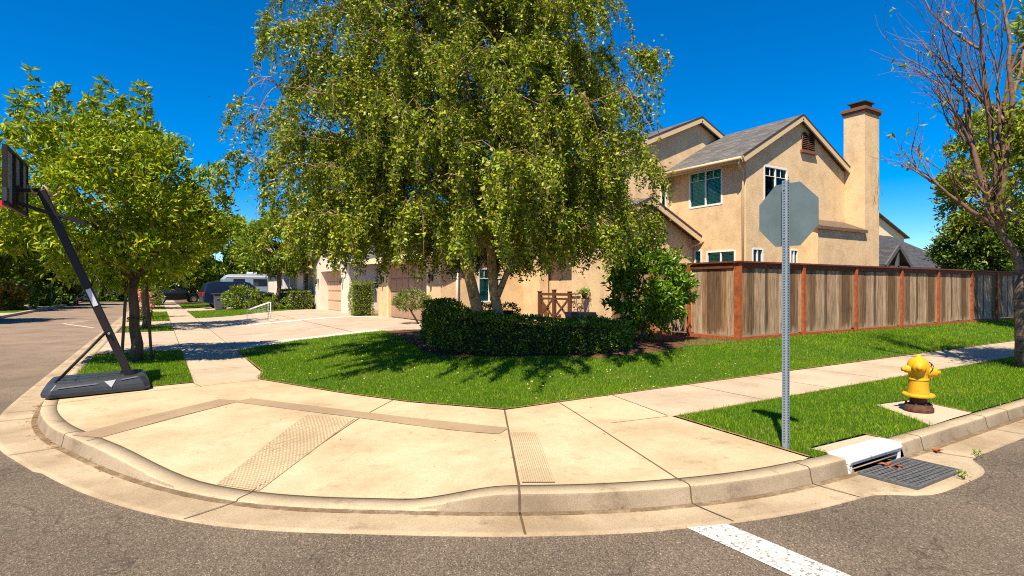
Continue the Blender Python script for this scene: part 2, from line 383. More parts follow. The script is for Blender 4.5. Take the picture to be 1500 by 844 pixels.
M['leaf_lime'] = leaf_mat('lime_leaves', [(0, (.10, .17, .01)), (.6, (.19, .26, .015)), (1, (.32, .34, .03))], .35)
M['leaf_pale'] = leaf_mat('pale_leaves', [(0, (.11, .15, .03)), (.6, (.22, .25, .06)), (1, (.36, .36, .12))], .35)
M['leaf_gold'] = leaf_mat('golden_leaves', [(0, (.09, .15, .008)), (.6, (.24, .30, .015)), (.92, (.38, .38, .03)), (1, (.42, .24, .035))], .3, .03)
M['leaf_hedge'] = leaf_mat('hedge_leaves', [(0, (.04, .09, .005)), (.6, (.10, .185, .009)), (.9, (.22, .30, .015)), (1, (.50, .50, .08))], .25, .03)
M['flower'] = leaf_mat('pink_flowers', [(0, (.5, .12, .08)), (.5, (.7, .28, .22)), (1, (.75, .5, .5))], .3)
M['dryleaf'] = plain('orange_dry_leaf', (.27, .075, .02), .8, var=.4, scale=40)
M['navy'] = plain('navy_car_paint', (.008, .018, .05), .22, .3, .6, .05)
M['carblack'] = plain('black_car_paint', (.012, .013, .016), .22, .3, .6, .05)
M['silvercar'] = plain('silver_car_paint', (.45, .47, .5), .3, .5, .6, .05)
M['tyre'] = plain('tyre_rubber', (.015, .015, .015), .85)
M['rim'] = plain('alloy_rim', (.45, .45, .47), .35, .8)
M['taillight'] = plain('red_lamp', (.35, .01, .01), .2)
M['camper'] = plain('camper_skin', (.20, .27, .37), .5)
M['binplastic'] = plain('grey_bin_plastic', (.10, .105, .12), .5)
M['bindark'] = plain('dark_bin_lid', (.035, .037, .045), .5)
M['acbox'] = plain('navy_box', (.012, .016, .035), .5)
M['marks'] = plain('worn_chalk', (.46, .40, .34), .9)
M['omark'] = plain('orange_chalk', (.50, .27, .10), .9)

# ------------------------------------------------------------------ the ground
def catmull(P, n=8):
    P = [np.array(p, float) for p in P]; out = []
    for i in range(len(P)-1):
        a, b, c, d = P[max(i-1, 0)], P[i], P[i+1], P[min(i+2, len(P)-1)]
        for t in np.linspace(0, 1, n, endpoint=False):
            out.append(.5*((2*b)+(c-a)*t+(2*a-5*b+4*c-d)*t*t+(-a+3*b-3*c+d)*t**3))
    out.append(P[-1]); return np.array(out)
FC = [(-1.32, 90), (-1.32, 60), (-1.32, 40), (-1.32, 28), (-1.32, 20), (-1.32, 15), (-1.32, 12), (-1.31, 10.4), (-1.28, 9.5), (-1.19, 8.6), (-.98, 7.7), (-.70, 6.95), (-.3, 6.0), (.1, 5.25), (.5, 4.69), (.9, 4.3),
      (1.36, 3.96), (1.8, 3.65), (2.19, 3.40), (2.75, 3.1), (3.36, 2.86), (4.1, 2.68), (5.0, 2.6), (6.0, 2.59), (7, 2.6), (9.5, 2.62), (14, 2.65), (25, 2.7), (60, 2.8)]
face = catmull(FC, 8)
tan = np.gradient(face, axis=0); tan /= np.linalg.norm(tan, axis=1, keepdims=True)
inw = np.stack([-tan[:, 1], tan[:, 0]], 1)                       # towards the block
def ctop(x, y):                                                 # kerb height: dropped at the ramp
    s = x - y*.9                                                # runs along the corner
    a = np.clip((s+6.3)/2.0, 0, 1)*np.clip((-.95-s)/1.1, 0, 1)
    a = a*a*(3-2*a); return .130-.112*a
# s at ramp: (.3,4.95)->-4.15 ; (1.9,3.58)->-1.32 ; (2.19,3.4)->-.87
T = ctop(face[:, 0], face[:, 1])
fT = np.stack([face[:, 0], face[:, 1]], 1)
def sstep(t): t = np.clip(t, 0, 1); return t*t*(3-2*t)
def H(x, y):
    x = np.asarray(x, float); y = np.asarray(y, float); shp = x.shape
    xr, yr = x.ravel(), y.ravel()
    base = np.full(xr.shape, .142)
    near = (xr > -2) & (xr < 7) & (yr > 2) & (yr < 11)
    if near.any():
        d = np.hypot(xr[near][:, None]-fT[None, :, 0], yr[near][:, None]-fT[None, :, 1]); i = d.argmin(1)
        t = np.clip((d[np.arange(len(i)), i]-.17)/1.9, 0, 1); base[near] = T[i]*(1-t)+.142*t
    ch = ((xr-1.36)*.88+(yr-9.84)*.47)                           # chamfered inner edge of the pavement
    t = np.minimum(np.minimum((xr-1.55)/5.0, (yr-5.85)/2.6), ch/2.6)
    rise = .25*sstep(t)
    return (base+rise).reshape(shp)
def inpoly(px, py, poly):
    r = np.zeros(len(px), bool); n = len(poly)
    for i in range(n):
        x0, y0 = poly[i]; x1, y1 = poly[(i+1) % n]
        if y0 == y1: continue
        c = ((y0 > py) != (y1 > py)) & (px < (x1-x0)*(py-y0)/(y1-y0)+x0); r ^= c
    return r
def sheet(name, poly, m, dz=0., step=.5, hf=H, parent=None, kind='structure'):
    poly = [tuple(map(float, p)) for p in poly]
    b = []
    for i in range(len(poly)):                                  # split long sides
        a, c = np.array(poly[i]), np.array(poly[(i+1) % len(poly)]); k = max(1, int(np.hypot(*(c-a))/max(step, .4)))
        if np.hypot(*a) > 60 and np.hypot(*c) > 60: k = 1
        b += [tuple(a+(c-a)*j/k) for j in range(k)]
    xs = [p[0] for p in poly]; ys = [p[1] for p in poly]
    def axis_pts(lo, hi):
        o = []; v = lo+step*.5
        while v < hi: o.append(v); v += step if abs(v) < 32 else step*8
        return np.array(o)
    gx, gy = np.meshgrid(axis_pts(min(xs), max(xs)), axis_pts(min(ys), max(ys))); gx, gy = gx.ravel(), gy.ravel()
    k = inpoly(gx, gy, poly) if len(gx) else np.zeros(0, bool)
    pts = [Vector(p) for p in b]+[Vector((x, y)) for x, y in zip(gx[k], gy[k])]
    n = len(b); res = delaunay_2d_cdt(pts, [(i, (i+1) % n) for i in range(n)], [list(range(n))], 1, 1e-5)
    V = np.array([(v.x, v.y) for v in res[0]]); z = hf(V[:, 0], V[:, 1])+dz
    mb = MB(); mb.add([(x, y, zz) for (x, y), zz in zip(V, z)], [tuple(f) for f in res[2]], True)
    o = mb.build(name, m, parent)
    if kind and parent is None: o['kind'] = kind
    return o
def ribbon(mb, pts, w_, dz=.003, hf=H):
    P = [np.array(p, float) for p in pts]; Q = []
    for a, b in zip(P[:-1], P[1:]):
        k = max(1, int(np.hypot(*(b-a))/.35)); Q += [a+(b-a)*j/k for j in range(k)]
    Q.append(P[-1]); Q = np.array(Q); t = np.gradient(Q, axis=0); t /= np.linalg.norm(t, axis=1, keepdims=True); n = np.stack([-t[:, 1], t[:, 0]], 1)
    L, Rr = Q+n*w_/2, Q-n*w_/2; zl = hf(L[:, 0], L[:, 1])+dz; zr = hf(Rr[:, 0], Rr[:, 1])+dz
    vs = [(*l, z) for l, z in zip(L, zl)]+[(*r, z) for r, z in zip(Rr, zr)]; k = len(Q)
    mb.add(vs, [(i, i+1, k+i+1, k+i) for i in range(k-1)])
flat = lambda z: (lambda x, y: np.full(np.shape(x), z))
mb = MB(); mb.quad((-1500, -1500, -.08), (1500, -1500, -.08), (1500, 1500, -.08), (-1500, 1500, -.08))
tag(mb.build('ground', M['drylawn']), kind='structure')
mb = MB(); mb.poly([(-60, -9, -.012), (90, -9, -.012), (90, 2.55, -.012), (6, 2.5, -.012), (3.3, 2.8, -.012), (1.9, 3.5, -.012), (.3, 4.8, -.012), (-.75, 6.8, -.012), (-1.2, 8.8, -.012), (-1.33, 12, -.012), (-1.33, 78, -.012), (-7.0, 78, -.012), (-7.0, 12, -.012), (-9, 6, -.012), (-60, 4, -.012)])
tag(mb.build('road', M['asphalt']), kind='structure')
# gutter
gw = np.full(len(face), .40); gw[face[:, 1] < 6.5] = .37
right = face[:, 0] > 3; gw[right] = .36
bump = np.exp(-((face[:, 0]-5.62)/.72)**6)*(face[:, 1] < 2.7); gw = gw+bump*.25
outer = face-inw*gw[:, None]
gm = MB(); k = len(face); rows = []
for t, z in ((0, .0), (.35, -.004), (.85, -.002), (1, .001), (1.004, -.05)):
    q = face-inw*(gw*t)[:, None]; rows += [(x, y, z) for x, y in q]
gm.add(rows, [(r*k+i, r*k+i+1, (r+1)*k+i+1, (r+1)*k+i) for r in range(4) for i in range(k-1)], True)
gut = gm.build('gutter', M['gutter']); gut['kind'] = 'structure'
# kerb: battered face with a rounded nose, then the top back to the slab
cm = MB(); rows = []
prof = [(-.012, -.03), (-.004, .10), (.006, .35), (.016, .80), (.022, .92), (.034, .985), (.052, 1.0), (.17, 1.0), (.17, .3)]
for off, zt in prof:
    q = face+inw*off; rows += [(x, y, (T[i]*zt if zt > 0 else -.03)) for i, (x, y) in enumerate(q)]
skip = lambda i: 5.03 < face[i][0] < 5.95 and face[i][1] < 2.7
cm.add(rows, [(r*k+i, r*k+i+1, (r+1)*k+i+1, (r+1)*k+i) for r in range(len(prof)-1) for i in range(k-1) if not skip(i)], True)
curb = cm.build('curb', M['curb']); curb['kind'] = 'structure'
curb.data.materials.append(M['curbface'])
for p in curb.data.polygons:                                     # kerb face: shade painted in as a darker tone, with run-off stains
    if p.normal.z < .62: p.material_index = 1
fd = MB(); rows = []
for o_ in (.008, -.030, -.065): rows += [(*(face[i]-inw[i]*(-o_)), .0035+max(0, .0)) for i in range(k)]
fd.add(rows, [(r*k+i, r*k+i+1, (r+1)*k+i+1, (r+1)*k+i) for r in range(2) for i in range(k-1) if not skip(i)])
cb = face+inw*.17; cbp = [tuple(p) for p in cb]
fd.build('curb_foot_line', M['footline'], gut)  # patchy brown line along the foot of the kerb
# joints across kerb and gutter
jm = MB(); jg = MB()
sl = np.concatenate([[0], np.cumsum(np.hypot(*np.diff(face, axis=0).T))])
def cross_joint(i, skew=0, w_=.012):
    t = tan[i]*w_/2; base = face[i]
    rows = [base+inw[i]*off-inw[i]*.002*(j < 5)+np.array([0, 0]) for j, (off, zt) in enumerate(prof[:8])]
    zs = [max(T[i]*zt, 0)+.0025 for off, zt in prof[:8]]
    vs = [(*(p-t), z) for p, z in zip(rows, zs)]+[(*(p+t), z) for p, z in zip(rows, zs)]; n = len(rows)
    jm.add(vs, [(a, a+1, n+a+1, n+a) for a in range(n-1)])
    o = base-inw[i]*gw[i]+tan[i]*skew
    jg.add([(*(base-t), .0035), (*(base+t), .0035), (*(o+t), .0035), (*(o-t), .0035)], [(0, 1, 2, 3)])
def nearest(x, y): return int(np.hypot(face[:, 0]-x, face[:, 1]-y).argmin())
for x, y, s in ((-.80, 7.2, -.05), (.52, 4.68, -.1), (2.2, 3.39, .02), (3.4, 2.85, .1), (4.55, 2.62, .05), (6.45, 2.59, .1), (8.0, 2.6, 0), (8.6, 2.6, 0), (11, 2.62, 0), (-1.29, 9.6, 0), (-1.25, 9.0, 0), (-1.32, 12, 0), (-1.32, 16, 0), (-1.32, 20, 0), (-1.32, 24, 0), (-1.32, 28, 0)):
    cross_joint(nearest(x, y), s, .018 if abs(x-2.2) < .1 else .011)
jm.build('joint', M['joint'], curb); jg.build('joint', M['joint'], gut)
# earth under the whole block
sheet('earth', [tuple(p) for p in (face+inw*.1)[::4]]+[(60, 90)], M['soil'], -.035, .8)
# corner slab
iL = nearest(-1.31, 10.0); iR = nearest(4.72, 2.62)
corner = cbp[iL:iR+1:2]+[(4.78, 2.80), (4.96, 4.5), (5.24, 5.83), (3.52, 5.79), (2.73, 6.82), (2.16, 7.92), (1.36, 9.84), (.46, 10.0), (-.15, 9.93)]
slab = sheet('corner_slab', corner, M['slab'], 0, .3)
bm_ = MB()
def band(pts, w_): ribbon(bm_, pts, w_, .004)
band([(-.60, 6.98), (.0, 7.55), (.80, 8.20)], .36)
band([(.94, 8.10), (1.62, 7.0), (2.35, 5.85), (3.0, 4.95)], .26)
bm_.build('border_band', M['band'], slab)
jn = MB()
ribbon(jn, [cbp[i] for i in range(iL, iR, 2)], .012)
for pts, w_ in (([(3.52, 5.80), (2.86, 4.6), (2.27, 3.53)], .020), ([(4.33, 5.79), (3.38, 2.98)], .014), ([(5.24, 5.80), (4.94, 4.55)], .012),
                ([(2.62, 7.10), (.60, 4.78)], .013), ([(-1.1, 9.15), (-.3, 9.5), (1.36, 9.72)], .008), ([(.46, 10.0), (.55, 9.5)], .010), ([(4.15, 4.62), (4.94, 4.52)], .008),
                ([(-.58, 6.78), (.88, 8.04)], .009)):
    ribbon(jn, pts, w_)
jn.build('joint', M['joint'], slab)
# grooved warning panels
def cell(u, v):
    a, b_, c_, d_ = q; return (a*(1-u)+b_*u)*(1-v)+(d_*(1-u)+c_*u)*v
def on_slab(p, dz): return (p[0], p[1], float(H(p[0], p[1]))+dz)
q = [np.array(p) for p in ((.40, 5.13), (.67, 4.78), (1.86, 6.28), (1.46, 6.78))]
pb = MB(); us = np.linspace(0, 1, 5); vs_ = np.linspace(0, 1, 9)
for a in range(4):
    for b_ in range(8): pb.quad(*[on_slab(cell(us[a+x], vs_[b_+y]), .004) for x, y in ((0, 0), (1, 0), (1, 1), (0, 1))])
pb.build('panel_ground', M['panel'], slab)
gp = MB(); nu, nv = 13, 52                                       # raised diamond studs
for a in range(nu):
    for b_ in range(nv):
        u, v = (a+.5+(.5 if b_ % 2 else 0))/(nu+.5), (b_+.5)/nv; h = .5/nu; g_ = .62/nv
        if u > .98: continue
        t = cell(u, v); gp.add([on_slab(cell(u-h*.72, v), .0045), on_slab(cell(u, v-g_), .0045), on_slab(cell(min(1, u+h*.72), v), .0045), on_slab(cell(u, v+g_), .0045), on_slab(t, .0115)], [(0, 1, 4), (1, 2, 4), (2, 3, 4), (3, 0, 4)])
tag(gp.build('studs', M['slab'], slab, fix=False), kind='stuff')
q = [np.array(p) for p in ((2.33, 3.58), (2.54, 3.45), (3.24, 4.72), (3.01, 4.86))]
pb = MB()
for b_ in range(8): pb.quad(*[on_slab(cell(x, (b_+y)/8), .004) for x, y in ((0, 0), (1, 0), (1, 1), (0, 1))])
pb.build('panel_ground', M['groove'], slab)
gp = MB()
for a in range(14):
    u0, u1 = (a+.08)/14, (a+.72)/14
    for b_ in range(8): gp.quad(*[on_slab(cell(x, (b_+y)/8), .0095) for x, y in ((u0, 0), (u1, 0), (u1, 1), (u0, 1))]); gp.quad(on_slab(cell(u1, b_/8), .0095), on_slab(cell((a+.84)/14, b_/8), .0045), on_slab(cell((a+.84)/14, (b_+1)/8), .0045), on_slab(cell(u1, (b_+1)/8), .0095)); gp.quad(on_slab(cell(u0, b_/8), .0095), on_slab(cell((a-.04)/14, b_/8), .0045), on_slab(cell((a-.04)/14, (b_+1)/8), .0045), on_slab(cell(u0, (b_+1)/8), .0095))
gp.build('ribs', M['slab'], slab, fix=False)
# pavements, aprons, drive
swl = sheet('sidewalk', [(.47, 9.99), (1.36, 9.845), (1.52, 10.4), (1.55, 14.5), (1.55, 78), (.47, 78)], M['walk'], 0, .8)
swr = sheet('sidewalk', [(4.965, 4.5), (60, 4.75), (60, 6.0), (5.245, 5.84)], M['walk'], 0, .8)
jn = MB()
for y in np.arange(11.5, 60, 1.55): ribbon(jn, [(.47, y), (1.55, y)], .010)
ribbon(jn, [(.47, 10), (.47, 60)], .014); ribbon(jn, [(1.55, 14.5), (1.55, 31)], .014); jn.build('joint', M['joint'], swl)
jn = MB()
for x in np.arange(6.75, 45, 1.6): ribbon(jn, [(x-.03, 4.55), (x+.03, 5.85)], .010)
jn.build('joint', M['joint'], swr)
lx = -1.15
for y0, y1 in ((15.4, 22.4), (25.6, 29.3), (40.5, 45.5), (52, 56)):
    sheet('driveway_apron', [(lx, y0), (.465, y0), (.465, y1), (lx, y1)], M['drive'], 0, .8)
drv = sheet('driveway', [(1.555, 14.5), (2.2, 15.3), (3.1, 15.8), (5.55, 15.8), (6.3, 15.3), (8.15, 15.3), (8.15, 27.0), (8.4, 27), (8.4, 34.2), (6.6, 33), (3.5, 31.6), (1.555, 31.2)], M['drive'], 0, .6)
jn = MB()
for pts in ([(1.6, 19.2), (8.1, 19.2)], [(1.6, 27.4), (8.1, 27.4)], [(4.8, 15.9), (4.8, 23.2)], [(4.8, 24), (4.8, 31.8)], [(1.6, 16.4), (8.1, 16.4)]): ribbon(jn, pts, .02, .004)
jn.build('joint', M['joint'], drv)
nb = MB(); ribbon(nb, [(1.6, 23.6), (7.9, 23.6)], .75, .006); ribbon(nb, [(1.7, 15.15), (3.0, 16.15), (5.5, 16.15)], .5, .006)
nb.build('pale_strip', M['newcon'], drv)
sheet('driveway', [(1.555, 41), (7.6, 41), (7.6, 46.5), (1.555, 46.5)], M['drive'], 0, .8)
pad = sheet('sidewalk', [(5.06, 2.765), (6.0, 2.765), (6.0, 2.92), (5.06, 2.94)], M['walk'], .003, .4)
pad = sheet('sidewalk', [(6.99, 2.755), (8.04, 2.755), (8.33, 3.48), (7.58, 3.58)], M['walk'], .004, .4)
# lawns
GR = {
 'main': [(1.37, 9.87), (2.17, 7.95), (2.74, 6.85), (3.53, 5.82), (10, 5.88), (27, 5.93), (45, 6.0), (45, 8.3), (11.3, 8.27), (10, 8.02), (9.3, 8.05), (8.6, 7.86), (7.6, 7.75), (6.6, 7.72), (5.5, 8.35), (4.5, 9.7), (4.5, 10.5), (4.8, 11.8), (5.2, 13.5), (5.5, 15.75), (3.1, 15.76), (2.2, 15.25), (1.565, 14.45), (1.56, 10.7)],
 'strip_r': [(4.99, 4.47), (40, 4.62), (40, 2.83), (14, 2.80), (8.06, 2.765), (8.35, 3.5), (7.57, 3.6), (6.97, 2.755), (6.02, 2.755), (6.02, 2.95), (5.05, 2.96), (5.04, 2.77), (4.80, 2.77)],
 'strip_l': [(-1.14, 10.0), (-.15, 9.96), (.45, 10.03), (.46, 15.38), (-1.14, 15.38)],
 'strip_l2': [(-.9, 22.45), (.46, 22.45), (.46, 25.55), (-1.05, 25.55)],
 'strip_l3': [(-1.1, 29.35), (.46, 29.35), (.46, 40.4), (-1.1, 40.4)],
 'strip_l4': [(-1.1, 45.6), (.46, 45.6), (.46, 51.9), (-1.1, 51.9)],
 'third': [(1.57, 31.3), (3.5, 31.7), (6.6, 33.1), (6.4, 36.2), (4.5, 38.5), (1.57, 40.9)],
 'fourth': [(1.57, 46.6), (7.5, 46.6), (7.5, 60), (1.57, 60)]}
for k_, p in GR.items(): sheet('lawn', p, M['lawn'], .006, .5)
DRY = [(9.45, 8.10), (9.85, 8.95), (11.25, 9.0), (11.3, 8.29), (10, 8.04)]
sheet('lawn', DRY, M['drylawn'], .006, .4)
sheet('mulch_bed', [(4.52, 9.7), (5.5, 8.37), (6.6, 7.74), (7.6, 7.77), (8.6, 7.88), (9.3, 8.07), (9.44, 8.12), (9.83, 8.97), (11.23, 9.02), (11.3, 12.6), (13, 12.6), (13, 18.0), (8.2, 18.0), (8.2, 15.25), (6.3, 15.25), (5.53, 15.75), (5.22, 13.5), (4.82, 11.8), (4.52, 10.5)], M['mulch'], .008, .5)
sheet('mulch_bed', [(6.62, 33.1), (8.4, 34.25), (8.4, 40.9), (1.7, 40.95), (4.5, 38.55), (6.42, 36.2)], M['mulch'], .008, .8)
ed = MB()
def edge(pts): ribbon(ed, pts, .032, .009)
edge(GR['main'][:6]); edge([(1.56, 14.45), (1.56, 10.7), (1.37, 9.87)]); edge(GR['strip_r'][:2]); edge([(4.80, 2.80), (4.99, 4.47)]); edge(GR['strip_l'][:3]); edge(GR['strip_r'][4:6]); edge(GR['strip_r'][8:10])
tag(ed.build('earth_edge', M['edge']), kind='structure')
# far side of the side street
fl = MB(); fl.box(-7.25, -7.0, 12, 78, -.03, .13); tag(fl.build('curb', M['curb']), kind='structure')
mb = MB(); mb.quad((-40, 12, .12), (-7.25, 12, .12), (-7.25, 78, .12), (-40, 78, .12)); tag(mb.build('lawn', M['lawn']), kind='structure')
mb = MB()
for y0, y1 in ((36, 44.5), (51.5, 58)): mb.quad((-20, y0, .126), (-7.25, y0, .126), (-7.25, y1, .126), (-20, y1, .126))
mb.quad((-9.9, 12, .13), (-8.7, 12, .13), (-8.7, 78, .13), (-9.9, 78, .13)); tag(mb.build('sidewalk', M['walk']), kind='structure')
mb = MB(); mb.quad((-40, 78, .05), (40, 78, .05), (40, 140, .05), (-40, 140, .05)); tag(mb.build('lawn', M['lawn']), kind='structure')
# stop line and worn chalk marks
mb = MB(); mb.quad((2.96, -3, -.007), (3.25, -3, -.007), (3.29, 2.50, -.007), (3.01, 2.60, -.007)); tag(mb.build('road_marking', M['paint']), kind='structure')
mb = MB(); mb.beam((-3.6, 32.4, -.009), (-2.2, 28.4, -.009), .12, .004); mb.beam((-3.6, 32.4, -.0085), (-2.9, 34.6, -.0085), .12, .004); tag(mb.build('road_marking', M['marks']), kind='structure')
mb = MB(); mb.beam((-5.3, 54, -.009), (-4.6, 59, -.009), .5, .004); tag(mb.build('road_marking', M['omark']), kind='structure')
# grass blades
def grass(poly, dens_fn, name, m, sc_=1.):
    P = np.array(poly); x0, y0 = P.min(0); x1, y1 = np.minimum(P.max(0), [32, 60])
    n = int((x1-x0)*(y1-y0)*3700); X = rng.uniform(x0, x1, n); Y = rng.uniform(y0, y1, n)
    d = np.hypot(X, Y); k = rng.uniform(0, 3700, n) < dens_fn(d); X, Y = X[k], Y[k]
    k = inpoly(X, Y, poly); X, Y = X[k], Y[k]; n = len(X); X = X+rng.normal(size=n)*.022; Y = Y+rng.normal(size=n)*.022; d = np.hypot(X, Y)
    wgt = np.clip(d/9, 1, 3.2)
    h = rng.uniform(.022, .050, n)*np.clip(d/12, 1, 1.5)*sc_; wd = rng.uniform(.005, .009, n)*wgt
    az = rng.uniform(0, 2*np.pi, n); tilt = rng.uniform(0, .8, n)
    Z = H(X, Y)+.004; B = np.stack([X, Y, Z], 1); S = np.stack([np.cos(az), np.sin(az), 0*az], 1)*wd[:, None]/2
    la = rng.uniform(0, 2*np.pi, n); Tp = B+np.stack([np.cos(la)*np.sin(tilt), np.sin(la)*np.sin(tilt), np.cos(tilt)], 1)*h[:, None]
    return np.stack([B-S, B+S, Tp], 1).reshape(-1, 3)
df = lambda d: np.where(d < 8.5, 3600, np.where(d < 13, 2400, np.where(d < 20, 900, 320)))
for k_, p in GR.items():
    V = grass(p, df, k_, M['blade']); tag(np_mesh('grass', V, np.arange(len(V)).reshape(-1, 3), M['blade']), kind='stuff')
V = grass(DRY, lambda d: d*0+1400, 'dry', M['dryblade'], .8); tag(np_mesh('grass', V, np.arange(len(V)).reshape(-1, 3), M['dryblade']), kind='stuff')

# fallen leaves and specks on lawn and pavement
P_ = []; n = 900; X = rng.uniform(.5, 9, n); Y = rng.uniform(3.2, 13, n); kk = inpoly(X, Y, GR['main']+[]) | (inpoly(X, Y, [tuple(p) for p in corner]) & (rng.uniform(size=n) < .14)); X, Y = X[kk], Y[kk]
L3 = np.stack([X, Y, H(X, Y)+.004+.03*inpoly(X, Y, GR['main'])], 1); DD = rand_dirs(len(X))*(1, 1, .2); V, F = leaf_arrays(L3, DD, rng.uniform(.02, .045, len(X)), rng.uniform(.012, .022, len(X)))
tag(np_mesh('leaf_litter', V, F, M['fallen']), kind='stuff')

# ------------------------------------------------------------------ houses
def wall_face(mb, ax, c, u0, u1, z0, z1, holes=(), dep=.13, inn=1):
    """plane X=c (ax 'X', u=Y) or Y=c (ax 'Y', u=X) with openings and their reveals going inwards"""
    P = (lambda u, z, d=0: (c+d*inn, u, z)) if ax == 'X' else (lambda u, z, d=0: (u, c+d*inn, z))
    us = sorted({u0, u1, *[h[0] for h in holes], *[h[1] for h in holes]}); zs = sorted({z0, z1, *[h[2] for h in holes], *[h[3] for h in holes]})
    for a, b in zip(us[:-1], us[1:]):
        for e, f in zip(zs[:-1], zs[1:]):
            m_, n_ = (a+b)/2, (e+f)/2
            if any(h[0] < m_ < h[1] and h[2] < n_ < h[3] for h in holes): continue
            mb.quad(P(a, e), P(b, e), P(b, f), P(a, f))
    for a, b, e, f in holes:
        for (p, q_), (r_, s_) in (((a, e), (b, e)), ((b, e), (b, f)), ((b, f), (a, f)), ((a, f), (a, e))):
            mb.quad(P(p, q_), P(r_, s_), P(r_, s_, dep), P(p, q_, dep))
    return mb
def lbox(mb, ax, c, inn, u0, u1, z0, z1, d0, d1):
    a, b = sorted((c+d0*inn, c+d1*inn))
    return mb.box(a, b, u0, u1, z0, z1) if ax == 'X' else mb.box(u0, u1, a, b, z0, z1)
def window(par, ax, c, u0, u1, z0, z1, mull=(.5,), rails=(), fw=.042, inn=1, blind=True, sill=False, label=None, fm=None, head=None):
    f = MB(); B = lambda *a: lbox(f, ax, c, inn, *a)
    B(u0-.015, u0+fw, z0, z1, -.012, .075); B(u1-fw, u1+.015, z0, z1, -.012, .075)
    B(u0+fw, u1-fw, z1-fw, z1+.015, -.012, .075); B(u0+fw, u1-fw, z0-.015, z0+fw, -.012, .075)
    iu0, iu1 = u0+fw, u1-fw
    for t in mull: B(iu0+(iu1-iu0)*t-.02, iu0+(iu1-iu0)*t+.02, z0+fw, z1-fw, .0, .075)
    for t in rails: B(iu0, iu1, z0+(z1-z0)*t-.009, z0+(z1-z0)*t+.009, .012, .03)
    for t in ((.25, .75) if rails else ()): B(iu0+(iu1-iu0)*t-.008, iu0+(iu1-iu0)*t+.008, z0+(z1-z0)*rails[0], z1-fw, .014, .028)
    wf = f.build('window', fm or M['whitetrim'], par)
    if label: wf['label'] = label
    g = MB(); lbox(g, ax, c, inn, iu0, iu1, z0+fw, z1-fw, .045, .052); g.build('pane', M['glass'], wf)
    d = MB(); lbox(d, ax, c, inn, u0-.02, u1+.02, z0-.02, z1+.02, .128, .16); d.build('backing', M['room'], wf)
    if blind:
        s = MB(); z = z1-fw-.02
        while z > z0+fw+.01: lbox(s, ax, c, inn, iu0+.01, iu1-.01, z-.022, z, .085, .105); z -= .042
        s.build('blind', M['blind'], wf)
    if head:
        h = MB(); lbox(h, ax, c, inn, u0-.05, u1+.05, z1+.03, z1+.13, -.03, .02); h.build('head_trim', M['browntrim'], wf)
    return wf
def garage_door(par, c, y0, y1, z0, z1, m, dep=.28, rows=4, cols=6):
    d = MB(); d.box(c+dep, c+dep+.05, y0, y1, z0, z1); rh = (z1-z0)/rows; cw = (y1-y0)/cols
    for r in range(rows):
        for k_ in range(cols): d.box(c+dep-.018, c+dep, y0+k_*cw+.06, y0+(k_+1)*cw-.06, z0+r*rh+.06, z0+(r+1)*rh-.05)
    g = MB()
    for r in range(1, rows): g.box(c+dep-.004, c+dep, y0, y1, z0+r*rh-.008, z0+r*rh+.008)
    o = d.build('garage_door', m, par, .006); g.build('panel_seam', M['darktrim'], o); return o
def slope_roof(par, pts, m, th=.09, name='roof'):               # pts: outline of the slope, thickened downwards
    b = MB(); b.prism([(x, y, z) for x, y, z in pts], (0, 0, -th)); return b.build(name, m, par)
def lamp(par, x, y, z, m=None):                                 # wall lantern on an X-facing wall
    b = MB(); b.box(x-.02, x, y-.05, y+.05, z-.1, z+.12); b.box(x-.16, x-.02, y-.015, y+.015, z+.08, z+.11)
    b.lathe([(.02, .1), (.075, .06), (.06, -.14), (.03, -.18)], (x-.13, y, z), 8); return b.build('wall_lamp', M['darktrim'], par)

hm = empty('house', (14.9, 12.0, .4), 'tan stucco two storey house with grey shingle gables and tall chimney behind the fence', 'house')
ZB = .28
S = M['stucco']
# near wing: ridge along Y, gable towards the fence
W = MB(); xa, xb, yg, eave, rx, rz = 14.84, 20.302, 10.6, 5.62, 17.5, 7.10
g_holes = [(15.71, 16.91, 4.19, 5.36), (15.14, 15.66, 1.7, 2.80), (17.08, 17.50, 1.7, 2.84)]
wall_face(W, 'Y', yg, xa, xb, ZB, 5.55, g_holes)
W.poly([(xa, yg, 5.55), (xb, yg, 5.55), (xb, yg, 5.60), (rx, yg, 7.06), (xa, yg, 5.66)])
x_holes = [(11.44, 12.72, 4.21, 5.36), (12.22, 12.52, 1.7, 2.83), (10.97, 12.03, 1.7, 2.76)]
wall_face(W, 'X', xa, yg, 14.5, ZB, 5.66, x_holes)
W.quad((xb, yg+.04, ZB), (xb, 22, ZB), (xb, 22, 5.6), (xb, yg+.04, 5.6)); W.quad((xa, 22, ZB), (xb, 22, ZB), (xb, 22, 6), (xa, 22, 6))
W.build('wall', S, hm)
window(hm, 'Y', yg, *g_holes[0], rails=(.74,)); window(hm, 'Y', yg, *g_holes[1]); window(hm, 'Y', yg, *g_holes[2])
window(hm, 'X', xa, *x_holes[0], rails=(.74,), head=True, label='wide upstairs window under a brown head board'); window(hm, 'X', xa, *x_holes[1], mull=()); window(hm, 'X', xa, *x_holes[2])
yo = yg-.15
slope_roof(hm, [(xa-.34, yo, 5.49), (rx, yo, 7.16), (rx, 14.6, 7.16), (xa-.34, 14.6, 5.49)], M['shingle_y'])
slope_roof(hm, [(rx, yo, 7.16), (xb+.34, yo, 5.60), (xb+.34, 14.6, 5.60), (rx, 14.6, 7.16)], M['shingle_y'])
f = MB()                                                        # barge boards and eave board
f.beam((xa-.36, yo-.02, 5.36), (rx, yo-.02, 7.045), .045, .17); f.beam((rx, yo-.02, 7.045), (xb+.36, yo-.02, 5.48), .045, .17)
f.box(xa-.36, xa-.33, yo+.01, 13.5, 5.30, 5.43)
